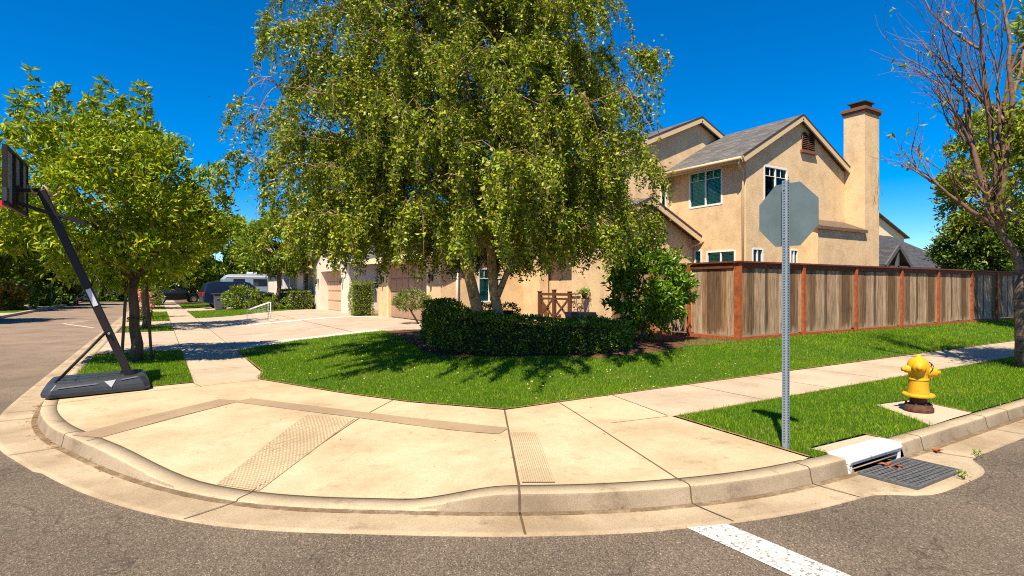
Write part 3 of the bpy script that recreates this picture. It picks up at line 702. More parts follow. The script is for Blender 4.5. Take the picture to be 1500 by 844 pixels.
f.build('fascia', M['trim'], hm)
f = MB(); f.beam((xa-.37, yo-.035, 5.465), (rx, yo-.035, 7.145), .03, .06); f.beam((rx, yo-.035, 7.145), (xb+.37, yo-.035, 5.585), .03, .06); f.build('roof_edge', M['darktrim'], hm)
sf = MB(); sf.quad((xa-.33, yo, 5.41), (xa-.33, 13.5, 5.41), (xa, 13.5, 5.575), (xa, yo, 5.575)); sf.build('soffit', M['trim'], hm)
gu = MB(); gu.tube([(xa-.41, yo+.0, 5.40), (xa-.41, 13.48, 5.42)], .055, 8)
gu.build('gutter_pipe', M['trim'], hm)
dp = MB(); dp.tube([(xa-.40, yo+.08, 5.38), (xa-.38, yo+.12, 5.24), (xa-.07, yg+.05, 5.05), (xa-.05, yg+.07, 4.9), (xa-.05, yg+.07, .5)], .035, 8); dp.build('downspout', M['trim'], hm)
# arched louvred vents in the gable
vt = MB(); vb = MB()
for cx in (17.86, 18.22):
    pts = [(cx-.145, 6.12), (cx+.145, 6.12), (cx+.145, 6.5)]+[(cx+.145*math.cos(t), 6.5+.16*math.sin(t)) for t in np.linspace(.3, math.pi-.3, 6)]+[(cx-.145, 6.5)]
    vb.prism([(x, yg-.012, z) for x, z in pts], (0, .02, 0))
    for i in range(8):
        z = 6.15+i*.06; hw = .145 if z < 6.5 else .145*math.sqrt(max(0, 1-((z-6.5)/.16)**2))
        vt.add([(cx-hw, yg-.06, z), (cx+hw, yg-.06, z), (cx+hw, yg-.015, z+.045), (cx-hw, yg-.015, z+.045)], [(0, 1, 2, 3)])
    vt.tube([(cx-.155, yg-.03, 6.1)]+[(x, yg-.03, z) for x, z in [(cx-.155, 6.5)]+[(cx+.155*math.cos(t), 6.5+.17*math.sin(t)) for t in np.linspace(math.pi, 0, 9)]+[(cx+.155, 6.1)]], .02, 5)
vt.box(17.62, 18.46, yg-.10, yg-.0, 5.98, 6.08)
v = vt.build('gable_vent', M['browntrim'], hm); vb.build('backing', M['black'], v)
# chimney: stack and wide fire box
ch = MB(); ch.box(20.30, 21.25, 9.93, 10.63, ZB, 7.66); ch.box(17.46, 20.298, 9.933, 10.59, ZB, 3.52); cho = ch.build('chimney', S, hm)
cp = MB(); cp.box(20.22, 21.33, 9.85, 10.71, 7.66, 7.74); cp.box(20.26, 21.29, 9.89, 10.67, 7.57, 7.66); cp.box(20.28, 21.27, 9.91, 10.65, 7.74, 7.79); cp.build('chimney_cap', M['browntrim'], cho)
sa = MB(); sa.box(20.52, 21.04, 10.06, 10.52, 7.79, 7.98); sa.box(20.44, 21.12, 9.99, 10.59, 7.98, 8.02); sa.build('spark_arrestor', M['darktrim'], cho)
bs = MB(); bs.prism([(17.38, 9.83, 3.545), (17.38, 10.6, 3.88), (17.38, 10.6, 3.78), (17.38, 9.83, 3.445)], (2.918, 0, 0)); bs.build('chimney_shoulder', M['shoulder'], cho)
# small dry creeper on the chimney
cr = MB()
for _ in range(4):
    p = Vector((21.0+random.uniform(-.25, .15), 9.90, random.uniform(5.2, 6.8))); pts = [p]
    for _ in range(6): p = p+Vector((random.uniform(-.08, .12), random.uniform(-.02, .01), random.uniform(-.28, -.05))); p.y = min(p.y, 9.92); pts.append(p)
    cr.tube(pts, .0045, 4)
tag(cr.build('climbing_vine', M['twig']), 'leafless dry vine clinging to the tan chimney', 'vine')
# rear mass
W = MB(); xr0, xr1, yr, ra, rzz = 11.95, 20.5, 13.55, 16.2, 7.52
nh = [(14.40, 14.68, 4.14, 5.29)]
wall_face(W, 'Y', yr, xr0, xa, 2.4, 5.66, nh); W.poly([(xr0, yr, 5.66), (xa, yr, 5.66), (xr1, yr, 5.66), (xr1, yr, 5.7), (ra, yr, 7.47), (xr0, yr, 5.72)])
wall_face(W, 'X', xr0, yr, 24, ZB, 5.7, [(15.0, 16.3, 3.6, 4.9), (18.5, 20.2, 4.3, 5.3)]); W.quad((xr0, 24, ZB), (xr1, 24, ZB), (xr1, 24, 5.7), (xr0, 24, 5.7)); W.quad((xr1, yr, ZB), (xr1, 24, ZB), (xr1, 24, 5.7), (xr1, yr, 5.7))
W.build('wall', S, hm)
window(hm, 'Y', yr, *nh[0], mull=()); window(hm, 'X', xr0, 15.0, 16.3, 3.6, 4.9, rails=(.74,)); window(hm, 'X', xr0, 18.5, 20.2, 4.3, 5.3, rails=(.7,))
yo = yr-.20; sl_ = (7.60-5.66)/(ra-xr0)
slope_roof(hm, [(xr0-.4, yo, 5.62), (ra, yo, 7.62), (ra, 24.3, 7.62), (xr0-.4, 24.3, 5.62)], M['shingle_y'])
slope_roof(hm, [(ra, yo, 7.62), (xr1+.4, yo, 5.62), (xr1+.4, 24.3, 5.62), (ra, 24.3, 7.62)], M['shingle_y'])
f = MB(); f.beam((xr0-.42, yo-.02, 5.50), (ra, yo-.02, 7.50), .045, .17); f.beam((ra, yo-.02, 7.50), (xr1+.42, yo-.02, 5.50), .045, .17); f.box(xr0-.43, xr0-.40, yo, 24.2, 5.40, 5.55); f.build('fascia', M['trim'], hm)
f = MB(); f.beam((xr0-.43, yo-.035, 5.605), (ra, yo-.035, 7.605), .03, .06); f.beam((ra, yo-.035, 7.605), (xr1+.43, yo-.035, 5.605), .03, .06); f.build('roof_edge', M['darktrim'], hm)
# low wing beside the porch
W = MB(); xl, yl = 11.5, 12.55
wall_face(W, 'Y', yl, xl, xa-.003, ZB, 3.1); W.poly([(xl, yl, 3.1), (xa-.003, yl, 3.1), (xa-.003, yl, 3.2), (12.6, yl, 4.26), (xl, yl, 3.73)])
wall_face(W, 'X', xl, yl, 14.7, ZB, 3.7); W.quad((xl, 14.7, ZB), (13.2, 14.7, ZB), (13.2, 14.7, 3.7), (xl, 14.7, 3.7))
W.quad((14.3, 14.7, ZB), (14.3, 17.6, ZB), (14.3, 17.6, 3.4), (14.3, 14.7, 3.4)); W.quad((13.2, 14.7, ZB), (14.3, 14.7, ZB), (14.3, 14.7, 3.4), (13.2, 14.7, 3.4)); W.quad((xl+.1, 14.7, 2.9), (14.3, 14.7, 2.9), (14.3, 17.6, 2.9), (xl+.1, 17.6, 2.9)); W.quad((xl, 17.6, ZB), (14.3, 17.6, ZB), (14.3, 17.6, 3.4), (xl, 17.6, 3.4))
W.build('wall', S, hm)
slope_roof(hm, [(xl-.35, yl-.3, 3.66), (12.6, yl-.3, 4.34), (12.6, 18, 4.34), (xl-.35, 18, 3.66)], M['shingle_y'])
slope_roof(hm, [(12.6, yl-.3, 4.34), (xa-.002, yl-.3, 3.25), (xa-.002, 13.54, 3.25), (12.6, 13.54, 4.34)], M['shingle_y'])
f = MB(); f.beam((xl-.37, yl-.32, 3.54), (12.6, yl-.32, 4.22), .04, .15); f.beam((12.6, yl-.32, 4.22), (xa+.0, yl-.32, 3.13), .04, .15); f.build('fascia', M['trim'], hm)
f = MB(); f.beam((12.6, yl-.335, 4.33), (xa+.02, yl-.335, 3.245), .03, .06); f.beam((xl-.37, yl-.335, 3.65), (12.6, yl-.335, 4.33), .03, .06); f.build('roof_edge', M['darktrim'], hm)
gu = MB(); gu.tube([(xa-.0, yl-.28, 3.2), (xa+.03, yl-.42, 3.08), (xa-.14, yl-.2, 2.98), (xa-.28, yl-.05, 2.95)], .035, 8); gu.build('downspout', M['trim'], hm)
sk = MB(); sk.box(xl-.02, xl-.002, yl-.02, 14.7, ZB, .58); sk.box(xl-.02, 13, yl-.02, yl-.002, ZB, .58); sk.build('base_trim', M['browntrim'], hm)
# porch: pier, lintel, doorway
W = MB(); wall_face(W, 'X', xl, 16.5, 17.6, ZB, 3.5); W.quad((xl, 16.5, ZB), (xl+.35, 16.5, ZB), (xl+.35, 16.5, 3.5), (xl, 16.5, 3.5)); W.box(xl+.002, xl+.35, 14.71, 16.49, 2.75, 3.5); W.build('porch_wall', S, hm)
W = MB(); W.box(14.12, 14.18, 15.0, 17.4, .4, 2.6); dd = W.build('front_door', M['browntrim'], hm)
W = MB()
for yy in (15.0, 15.8, 16.6, 17.4): W.box(14.08, 14.19, yy-.04, yy+.04, .4, 2.65)
W.build('frame', M['whitetrim'], dd)
# garage block
W = MB(); xg = 8.15; gh = [(18.75, 22.75, .35, 2.55)]
wall_face(W, 'X', xg, 17.6, 24.0, ZB, 3.0, gh, .18); wall_face(W, 'Y', 17.6, xg, xl, ZB, 2.95, [(9.6, 10.5, 1.1, 2.3)])
W.poly([(xg, 17.6, 2.95), (xl, 17.6, 2.95), (xr0+.0, 17.6, 4.3)]); W.quad((xg, 24, ZB), (xr0, 24, ZB), (xr0, 24, 3.9), (xg, 24, 2.9)); W.build('wall', S, hm)
window(hm, 'Y', 17.6, 9.6, 10.5, 1.1, 2.3, rails=(.7,))
garage_door(hm, xg, 18.75, 22.75, .35, 2.55, M['garage'], .12)
t = MB(); t.box(xg-.02, xg+.09, 18.6, 18.747, .3, 2.547); t.box(xg-.02, xg+.09, 22.753, 22.9, .3, 2.547); t.box(xg-.02, xg+.09, 18.6, 22.9, 2.553, 2.7); t.build('door_surround', M['stucco_y'], hm)
slope_roof(hm, [(xg-.45, 17.25, 2.86), (xr0, 17.25, 4.6), (xr0, 24.35, 4.6), (xg-.45, 24.35, 2.86)], M['shingle_y'])
f = MB(); f.box(xg-.49, xg-.46, 17.2, 24.4, 2.62, 2.84); f.beam((xg-.46, 17.22, 2.74), (xr0-.02, 17.22, 4.48), .04, .18); f.beam((xg-.46, 24.38, 2.74), (xr0-.02, 24.38, 4.48), .04, .18); f.build('fascia', M['stucco_y'], hm)
dp = MB(); dp.tube([(8.75, 17.54, 3.0), (8.75, 17.54, .45)], .04, 8); dp.build('downspout', M['whitetrim'], hm)
lamp(hm, xg, 18.3, 1.95); lamp(hm, xg, 23.35, 1.95)

# white neighbour with a beige garage door
n1 = empty('house', (7.7, 30, .4), 'white stucco house with beige garage door beside the tall clipped shrub', 'house')
W = MB(); xn = 7.7; wall_face(W, 'X', xn, 26.9, 34.2, .2, 3.1, [(28.3, 32.4, .36, 2.5)], .45)
W.poly([(xn, 26.9, 3.1), (xn, 34.2, 3.1), (xn, 30.5, 4.9)]); wall_face(W, 'Y', 26.9, xn, 17, .2, 3.1, [(10.4, 11.2, 1.2, 2.2)]); W.quad((xn, 34.2, .2), (17, 34.2, .2), (17, 34.2, 3.1), (xn, 34.2, 3.1)); W.quad((17, 26.9, .2), (17, 34.2, .2), (17, 34.2, 3.1), (17, 26.9, 3.1))
W.build('wall', M['stucco_w'], n1)
window(n1, 'Y', 26.9, 10.4, 11.2, 1.2, 2.2)
garage_door(n1, xn, 28.3, 32.4, .36, 2.5, M['garage_w'], .40)
slope_roof(n1, [(xn-.3, 26.5, 3.0), (xn-.3, 30.5, 5.0), (17.3, 30.5, 5.0), (17.3, 26.5, 3.0)], M['shingle_x']); slope_roof(n1, [(xn-.3, 34.6, 3.0), (xn-.3, 30.5, 5.0), (17.3, 30.5, 5.0), (17.3, 34.6, 3.0)], M['shingle_x'])
f = MB(); f.beam((xn-.32, 26.45, 2.9), (xn-.32, 30.5, 4.93), .05, .2); f.beam((xn-.32, 30.5, 4.93), (xn-.32, 34.65, 2.9), .05, .2); f.box(xn-.3, 17.2, 26.44, 26.48, 2.75, 2.95); f.build('fascia', M['whitetrim'], n1)
lamp(n1, xn, 27.9, 2.0); lamp(n1, xn, 32.9, 2.0)
b = MB(); b.box(8.6, 8.9, 26.78, 26.9, 1.2, 1.75); b.build('meter_box', M['iron'], n1)
b = MB(); b.box(xn-.02, 12, 26.88, 26.898, .2, .55); b.build('base_trim', M['trim'], n1)
# pale porch house behind the round tree
n2 = empty('house', (7.6, 42, .4), 'pale house with white porch posts and dark railing behind the round street tree', 'house')
W = MB(); wall_face(W, 'X', 7.9, 34.9, 45.5, .2, 3.1, [(36.5, 37.5, .4, 2.5), (38.6, 40.2, 1.2, 2.4)]); wall_face(W, 'X', 7.0, 41.4, 45.5, .2, 3.1); W.poly([(7.0, 41.4, 3.1), (7.0, 45.5, 3.1), (7.0, 43.4, 4.4)])
W.quad((7.0, 41.4, .2), (7.9, 41.4, .2), (7.9, 41.4, 3.1), (7.0, 41.4, 3.1)); W.quad((7.9, 34.9, .2), (18, 34.9, .2), (18, 34.9, 3.1), (7.9, 34.9, 3.1)); W.quad((7, 45.5, .2), (18, 45.5, .2), (18, 45.5, 3.1), (7, 45.5, 3.1))
W.build('wall', M['stucco_w'], n2)
window(n2, 'X', 7.9, 38.6, 40.2, 1.2, 2.4)
d = MB(); d.box(7.96, 8.02, 36.5, 37.5, .4, 2.5); d.build('front_door', M['browntrim'], n2)
slope_roof(n2, [(6.6, 34.5, 2.95), (13, 34.5, 5.2), (13, 45.9, 5.2), (6.6, 45.9, 2.95)], M['shingle_ry']); slope_roof(n2, [(13, 34.5, 5.2), (18.4, 34.5, 2.95), (18.4, 45.9, 2.95), (13, 45.9, 5.2)], M['shingle_ry'])
slope_roof(n2, [(6.7, 41.1, 3.0), (6.7, 43.4, 4.5), (10.8, 43.4, 4.5), (10.8, 41.1, 3.0)], M['shingle_ry']); slope_roof(n2, [(6.7, 45.8, 3.0), (6.7, 43.4, 4.5), (10.8, 43.4, 4.5), (10.8, 45.8, 3.0)], M['shingle_ry'])
for y in (35.0, 37.2, 39.4, 41.2):
    b = MB(); b.box(6.95, 7.25, y-.15, y+.15, .2, 2.95); b.build('porch_post', M['whitetrim'], n2)
b = MB(); b.box(7.05, 7.11, 37.4, 41.0, 1.2, 1.27); b.box(7.05, 7.11, 37.4, 41.0, .5, .56)
for y in np.arange(37.5, 41, .16): b.box(7.06, 7.10, y-.02, y+.02, .5, 1.25)
b.build('railing', M['darktrim'], n2)
# farther houses down the street
def far_house(x0, x1, y0, y1, ez, rz_, wm, rm, label, ridge='Y', base=.0, door=None):
    h = empty('house', ((x0+x1)/2, (y0+y1)/2, base), label, 'house'); w_ = MB()
    if ridge == 'Y':
        xm = (x0+x1)/2; w_.box(x0, x1, y0, y1, base, ez)
        for y in (y0, y1): w_.poly([(x0, y, ez), (x1, y, ez), (xm, y, rz_-.12)])
        w_.build('wall', wm, h); o = .4; dz = o*(rz_-ez)/(xm-x0)
        slope_roof(h, [(x0-o, y0-o, ez-dz), (xm, y0-o, rz_), (xm, y1+o, rz_), (x0-o, y1+o, ez-dz)], rm); slope_roof(h, [(xm, y0-o, rz_), (x1+o, y0-o, ez-dz), (x1+o, y1+o, ez-dz), (xm, y1+o, rz_)], rm)
    else:
        ym = (y0+y1)/2; w_.box(x0, x1, y0, y1, base, ez)
        for x in (x0, x1): w_.poly([(x, y0, ez), (x, y1, ez), (x, ym, rz_-.12)])
        w_.build('wall', wm, h); o = .4; dz = o*(rz_-ez)/(ym-y0)
        slope_roof(h, [(x0-o, y0-o, ez-dz), (x0-o, ym, rz_), (x1+o, ym, rz_), (x1+o, y0-o, ez-dz)], rm); slope_roof(h, [(x0-o, y1+o, ez-dz), (x0-o, ym, rz_), (x1+o, ym, rz_), (x1+o, y1+o, ez-dz)], rm)
    return h
h = far_house(7.6, 18, 56, 66, 3.0, 4.9, M['stucco_y'], M['shingle_ry'], 'cream house with brown roof far down the street past the camper')
window(h, 'X', 7.58, 58.5, 60.2, 1.2, 2.4)
for y in (62, 63.8):
    b = MB(); b.box(6.9, 7.2, y-.15, y+.15, 0, 2.7); b.build('porch_post', M['whitetrim'], h)
h = far_house(-27, -14.5, 38, 47, 3.2, 5.2, M['stucco_p'], M['shingle_y'], 'pinkish house across the side street behind the orange flowers', base=.1)
garage_door(h, -14.49, 39, 43, .2, 2.4, M['garage_w'], -.04)
h = far_house(-24, -13.5, 56, 67, 3.2, 5.2, M['stucco_y'], M['shingle_ry'], 'cream house across the street beyond the dark trees', base=.1)
# dark grey roofs beyond the fence
h = far_house(27.5, 43.5, 15.5, 24.0, 3.0, 5.25, M['stucco_p'], M['shingle_dx'], 'low house with dark slate grey roof and small gabled porch behind the fence', 'X')
gx, gy = 30.1, 13.2
b = MB(); b.prism([(gx-1.25, gy, 2.72), (gx, gy, 3.70), (gx, gy, 3.61), (gx-1.25, gy, 2.63)], (0, 5, 0)); b.prism([(gx+1.25, gy, 2.72), (gx, gy, 3.70), (gx, gy, 3.61), (gx+1.25, gy, 2.63)], (0, 5, 0)); b.build('porch_roof', M['shingle_dy'], h)
b = MB(); b.beam((gx-1.27, gy-.03, 2.62), (gx, gy-.03, 3.60), .06, .18); b.beam((gx, gy-.03, 3.60), (gx+1.27, gy-.03, 2.62), .06, .18); b.box(gx-.08, gx+.08, gy, gy+.12, 2.5, 3.5); b.box(gx-1.1, gx+1.1, gy, gy+.12, 2.5, 2.66)
for sx in (-1.0, 1.0): b.box(gx+sx-.1, gx+sx+.1, gy, gy+.2, .2, 2.5)
b.build('porch_frame', M['iron'], h)
b = MB(); b.lathe([(.22, 0), (.1, .12), (.06, .14), (.06, .3), (.1, .32), (.02, .38)], (36.3, 16.6, 3.5), 10); b.build('roof_vent', M['whitetrim'], h)
h = far_house(51, 65, 28, 40, 6.9, 9.3, M['stucco_y'], M['shingle_y'], 'cream walled house with grey roof showing above the dark roof', 'Y')

# ------------------------------------------------------------------ fence
fe = empty('fence', (11.3, 8.3, .38), 'weathered grey plank fence with red posts and cap wrapping round the yard corner', 'fence')
fx = [11.3, 13.85, 16.38, 18.98, 21.45, 24.05, 26.3, 28.7, 31.1, 33.5]; fy = 8.3; ZT = 2.20
def planks(a, b, n_, off):
    a, b = np.array(a), np.array(b); L = np.hypot(*(b-a)); d = (b-a)/L; n_v = np.array([d[1], -d[0]]); m_ = MB(); s = .0; k_ = 0
    while s < L-.02:
        wd = min(random.uniform(.130, .146), L-s-.004); p = a+d*(s+.002)+n_v*(off+random.uniform(-.004, .004)); q = a+d*(s+wd-.002)+n_v*(off+random.uniform(-.004, .004))
        z0 = .50+random.uniform(-.012, .012); m_.beam((*(p), (z0+ZT-.1)/2), (*(q), (z0+ZT-.1)/2), .018, ZT-.1-z0); s += wd
    return m_
segs = [((fx[i]+.05, fy), (fx[i+1]-.05, fy)) for i in range(len(fx)-1)]+[((11.3, 10.9), (11.3, 8.35)), ((11.3, 12.5), (11.3, 11.0))]
for a, b in segs: planks(a, b, 0, .02).build('plank_panel', M['plank'], fe)
for x in fx:
    m_ = MB(); m_.box(x-.055, x+.055, fy-.09, fy+.05, .30, ZT-.02); m_.build('post', M['redwood'], fe, .006)
for y in (9.65, 10.95):
    m_ = MB(); m_.box(11.22, 11.36, y-.05, y+.05, .30, ZT-.02); m_.build('post', M['redwood'], fe, .006)
m_ = MB(); m_.box(11.20, 34, fy-.12, fy+.09, ZT-.018, ZT+.022); m_.box(11.20, 11.40, fy+.091, 12.5, ZT-.018, ZT+.022); m_.build('cap_rail', M['darkred'], fe, .004)
m_ = MB(); m_.box(11.36, 34, fy-.058, fy-.032, ZT-.14, ZT-.019); m_.box(11.236, 11.262, fy+.06, 12.5, ZT-.14, ZT-.019); m_.build('top_rail', M['darkred'], fe)
m_ = MB(); m_.box(11.36, 34, fy-.055, fy-.010, .34, .47); m_.box(11.238, 11.28, fy+.06, 12.5, .34, .47); m_.build('kick_board', M['redwood'], fe)

# ------------------------------------------------------------------ street furniture
ss = empty('stop_sign', (4.86, 3.06, .16), 'grey back of an octagonal road sign on a perforated steel post', 'sign')
px_, py_ = 4.86, 3.06
m_ = MB(); m_.box(px_-.025, px_+.025, py_-.025, py_+.025, .05, 2.58); pst = m_.build('post', M['galv'], ss, .006)
hl = MB()
for i in range(100):
    z = .2+i*.0243
    hl.lathe([(.0062, -.0012), (.0062, .0012)], (px_-.0255, py_, z), 8, 'X', False)
    hl.lathe([(.0062, -.0012), (.0062, .0012)], (px_, py_-.0255, z), 8, 'Y', False)
hl.build('perforation', M['hole'], pst, fix=False)
r_ = .287/math.cos(math.pi/8); zc = 2.27
oc = [(px_+.027, py_+r_*math.cos(math.pi/8+k_*math.pi/4), zc+r_*math.sin(math.pi/8+k_*math.pi/4)) for k_ in range(8)]
m_ = MB(); m_.prism(oc, (.003, 0, 0)); m_.build('sign_plate', M['signback'], ss)
for z in (2.06, 2.50):
    m_ = MB(); m_.lathe([(.009, -.006), (.009, .0)], (px_-.026, py_, z), 6, 'X', False); m_.build('bolt', M['galv'], ss)

fh = empty('fire_hydrant', (7.62, 3.13, .148), 'yellow fire hydrant with rusty foot on its concrete pad in the grass', 'hydrant')
o = Vector((7.62, 3.13, .148)); fh_first = len(bpy.data.objects)
m_ = MB(); m_.lathe([(.128, .20), (.122, .24), (.113, .34), (.108, .44), (.112, .47), (.125, .50), (.130, .54), (.126, .59), (.108, .635), (.070, .672), (.035, .686), (.030, .69), (.030, .715), (.010, .72)], o, 28)
m_.build('barrel', M['yellow'], fh)
m_ = MB(); m_.lathe([(.175, .185), (.183, .195), (.183, .215), (.172, .225), (.12, .228)], o, 28); m_.lathe([(.12, .40), (.118, .405), (.118, .418), (.108, .42)], o, 28); m_.build('flange', M['yellow'], fh, .003)
m_ = MB(); m_.lathe([(.165, .0), (.17, .008), (.17, .05), (.155, .06), (.155, .085), (.10, .095), (.095, .18), (.165, .184)], o, 28)
for k_ in range(8):
    t = k_*math.pi/4+.2; m_.lathe([(.014, .085), (.014, .108)], o+Vector((.135*math.cos(t), .135*math.sin(t), 0)), 6, smooth=False)
m_.build('foot', M['rust'], fh)
def outlet(az, r1, ln, z):
    d = Vector((math.cos(az), math.sin(az), 0)); mt = Matrix.Translation(o+Vector((0, 0, z))) @ d.to_track_quat('Z', 'Y').to_matrix().to_4x4()
    b = MB(); c = MB(); c.lathe([(r1*.86, .05), (r1*.86, .10), (r1*1.12, .105), (r1*1.12, .10+ln*.35), (r1, .10+ln*.4), (r1*.97, .10+ln), (r1*.8, .115+ln), (.028, .12+ln), (.026, .15+ln), (.006, .152+ln)], (0, 0, 0), 20)
    b.v = [tuple(mt @ Vector(v)) for v in c.v]; b.f = c.f; b.sm = c.sm; return b.build('outlet_cap', M['yellow'], fh)
# camera direction is about (-.92, -.38); big cap faces the kerb side, hose caps left and right
outlet(math.atan2(-.86, .50), .066, .085, .50)
outlet(math.atan2(.78, -.62)+.25, .048, .055, .53)
outlet(math.atan2(-.45, -.9), .074, .05, .565)
m_ = MB(); a_ = math.atan2(-.86, .50); d = Vector((math.cos(a_), math.sin(a_), 0)); s_ = Vector((-d.y, d.x, 0))
pts = [o+d*(.13+.02*math.sin(t*3))+s_*(.075*math.cos(t))+Vector((0, 0, .53+.10*math.sin(t))) for t in np.linspace(.2, math.pi+.9, 14)]; m_.tube(pts, .006, 5); m_.build('chain', M['chain'], fh)

for o_ in [q_ for q_ in bpy.data.objects if q_.parent == fh]: o_.scale = (.90, .90, .93)

# storm drain
sd = empty('storm_drain', (5.49, 2.6, .0), 'storm drain with white painted kerb hood and iron grate in the gutter', 'storm drain')
m_ = MB(); pr = [(2.57, .105), (2.59, .142), (2.63, .150), (2.78, .150), (2.78, .085), (2.585, .068)]
m_.prism([(5.03, y, z) for y, z in pr], (.92, 0, 0))
m_.box(5.03, 5.085, 2.588, 2.78, -.03, .09); m_.box(5.895, 5.95, 2.588, 2.78, -.03, .09); m_.build('hood', M['hoodpaint'], sd, .008)
m_ = MB(); m_.box(5.09, 5.89, 2.77, 2.79, -.05, .08); m_.box(5.09, 5.89, 2.60, 2.77, -.05, -.045); m_.build('throat', M['black'], sd)
m_ = MB(); m_.tube([(5.086, 2.60, .034), (5.894, 2.60, .034)], .008, 8); m_.build('throat_bar', M['gutter'], sd)
g = MB(); x0, x1, y0, y1 = 5.10, 5.93, 2.10, 2.555
g.box(x0, x1, y0, y0+.025, .0, .022); g.box(x0, x1, y1-.025, y1, .0, .022); g.box(x0, x0+.025, y0+.025, y1-.025, .0, .022); g.box(x1-.025, x1, y0+.025, y1-.025, .0, .022)
for i in range(1, 15): x = x0+.0125+(x1-x0-.025)*i/15; g.box(x-.009, x+.009, y0+.025, y1-.025, .013, .0195)
for j in range(1, 9): y = y0+.0125+(y1-y0-.025)*j/9; g.box(x0+.025, x1-.025, y-.008, y+.008, .012, .0185)
g.build('grate', M['iron'], sd)
m_ = MB(); m_.quad((x0, y0, .0025), (x1, y0, .0025), (x1, y1, .0025), (x0, y1, .0025)); m_.build('pit', M['black'], sd)
# dry leaves and weeds in the gutter
def litter(name, label, pts, ln, seed, m):
    b = MB(); rr = random.Random(seed)
    for c in pts:
        for k_ in range(5):
            t = rr.uniform(0, 6.28); d = Vector((math.cos(t), math.sin(t), rr.uniform(.05, .55))).normalized(); s = d.cross(Vector((0, 0, 1))).normalized()*ln*.18; p = Vector(c)
            b.add([p, p+d*ln*.5+s, p+d*ln+Vector((0, 0, -.2*ln)), p+d*ln*.5-s], [(0, 1, 2), (0, 2, 3)])
        b.tube([c, (c[0]+rr.uniform(-.05, .05), c[1]+rr.uniform(-.05, .05), c[2]+.012), (c[0]+rr.uniform(-.1, .1), c[1]+rr.uniform(-.1, .1), c[2]+.004)], .003, 4)
    tag(b.build(name, m, fix=False), label, 'leaf')
litter('dry_leaf', 'orange dry leaf lying on the iron drain grate', [(5.50, 2.50, .024), (5.54, 2.46, .024)], .085, 3, M['dryleaf'])
litter('dry_leaf', 'brown dry leaf lying in the gutter beside the white kerb hood', [(6.45, 2.52, .004)], .10, 5, M['dryleaf'])
b = MB(); rr = random.Random(4)
for _ in range(150):
    i = nearest(-1.2, 8.8) + int(rr.gauss(0, 14)); i = max(60, min(i, len(face)-2)); p = face[i]-inw[i]*abs(rr.gauss(.0, .05))-inw[i]*.012; t = rr.uniform(0, 6.28); l_ = rr.uniform(.012, .035)
    d = Vector((math.cos(t), math.sin(t), .2))*l_; s = Vector((-math.sin(t), math.cos(t), 0))*l_*.3; q = Vector((p[0], p[1], .004)); b.add([q, q+d*.5+s, q+d, q+d*.5-s], [(0, 1, 2), (0, 2, 3)])
tag(b.build('leaf_litter', M['dryleaf'], fix=False), kind='stuff')
def weed(loc, label, n_, seed):
    rr = random.Random(seed); P = []; D = []
    for _ in range(n_):
        P.append((loc[0]+rr.gauss(0, .022), loc[1]+rr.gauss(0, .022), loc[2]+rr.uniform(0, .05))); D.append((rr.gauss(0, 1), rr.gauss(0, 1), .7))
    V, F = leaf_arrays(np.array(P), np.array(D), np.full(n_, .036), np.full(n_, .015)); tag(np_mesh('weed', V, F, M['leaf_mid']), label, 'weed')
weed((5.72, 2.03, .003), 'small green weed growing by the corner of the drain grate', 26, 1)
weed((6.63, 2.23, .0), 'small weed in the gutter edge beyond the drain', 22, 2)

# basketball hoop
bh = empty('basketball_hoop', (-.7, 9.9, .15), 'portable black basketball hoop with leaning pole and wheeled base standing on the kerb', 'basketball hoop')
zb = .148
m_ = MB(); pl = [(-1.30, 9.62), (-1.20, 9.48), (-.16, 9.64), (-.10, 9.74), (-.14, 10.55), (-.24, 10.62), (-1.22, 10.52), (-1.34, 10.40)]
c0 = np.mean(pl, 0); lv = [(1.0, 0), (1.02, .05), (.99, .10), (.90, .165), (.86, .18)]
vs = [(*(c0+(np.array(p)-c0)*s), zb+h+(.03*max(0, (p[0]+.75)) if h > .1 else 0)) for s, h in lv for p in pl]; n = len(pl)
m_.add(vs, [(r*n+i, r*n+(i+1) % n, (r+1)*n+(i+1) % n, (r+1)*n+i) for r in range(4) for i in range(n)]+[tuple(range(4*n, 5*n)), tuple(range(n))[::-1]])
for xx in (-1.05, -.80): m_.box(xx-.10, xx+.1, 9.7, 10.35, zb+.17, zb+.195)
base = m_.build('base', M['blackplastic'], bh, .015)
def fpt(u, v):                                                  # point just proud of the sloping front of the base
    sv = float(np.interp(v, [0, .05, .10, .165, .18], [1.0, 1.02, .99, .90, .86])); a = c0+(np.array(pl[1])-c0)*sv; b_ = c0+(np.array(pl[2])-c0)*sv
    dd = (b_-a)/np.hypot(*(b_-a)); p = a+(b_-a)*u+np.array((dd[1], -dd[0]))*.012; return (*p, zb+v+(.03*max(0, p[0]+.75) if v > .1 else 0)+.004)
m_ = MB(); m_.add([fpt(.56, .155), fpt(.70, .165), fpt(.63, .075)], [(0, 1, 2)]); m_.build('emblem', M['emblem'], base)
m_ = MB(); m_.add([fpt(.05, .115), fpt(.50, .13), fpt(.47, .145), fpt(.06, .13)], [(0, 1, 2, 3)]); m_.add([fpt(.76, .15), fpt(.98, .165), fpt(.97, .178), fpt(.77, .165)], [(0, 1, 2, 3)]); m_.build('rim_line', M['binplastic'], base)
P0, P1 = Vector((-.34, 9.88, zb+.17)), Vector((-1.34, 9.90, 2.93))
m_ = MB(); m_.beam(P0, P1, .10, .10, (0, 1, 0)); pol = m_.build('pole', M['pole'], bh, .012)
def on(t, dx=0, dy=0): p = P0.lerp(P1, t); return p+Vector((dx, dy, 0))
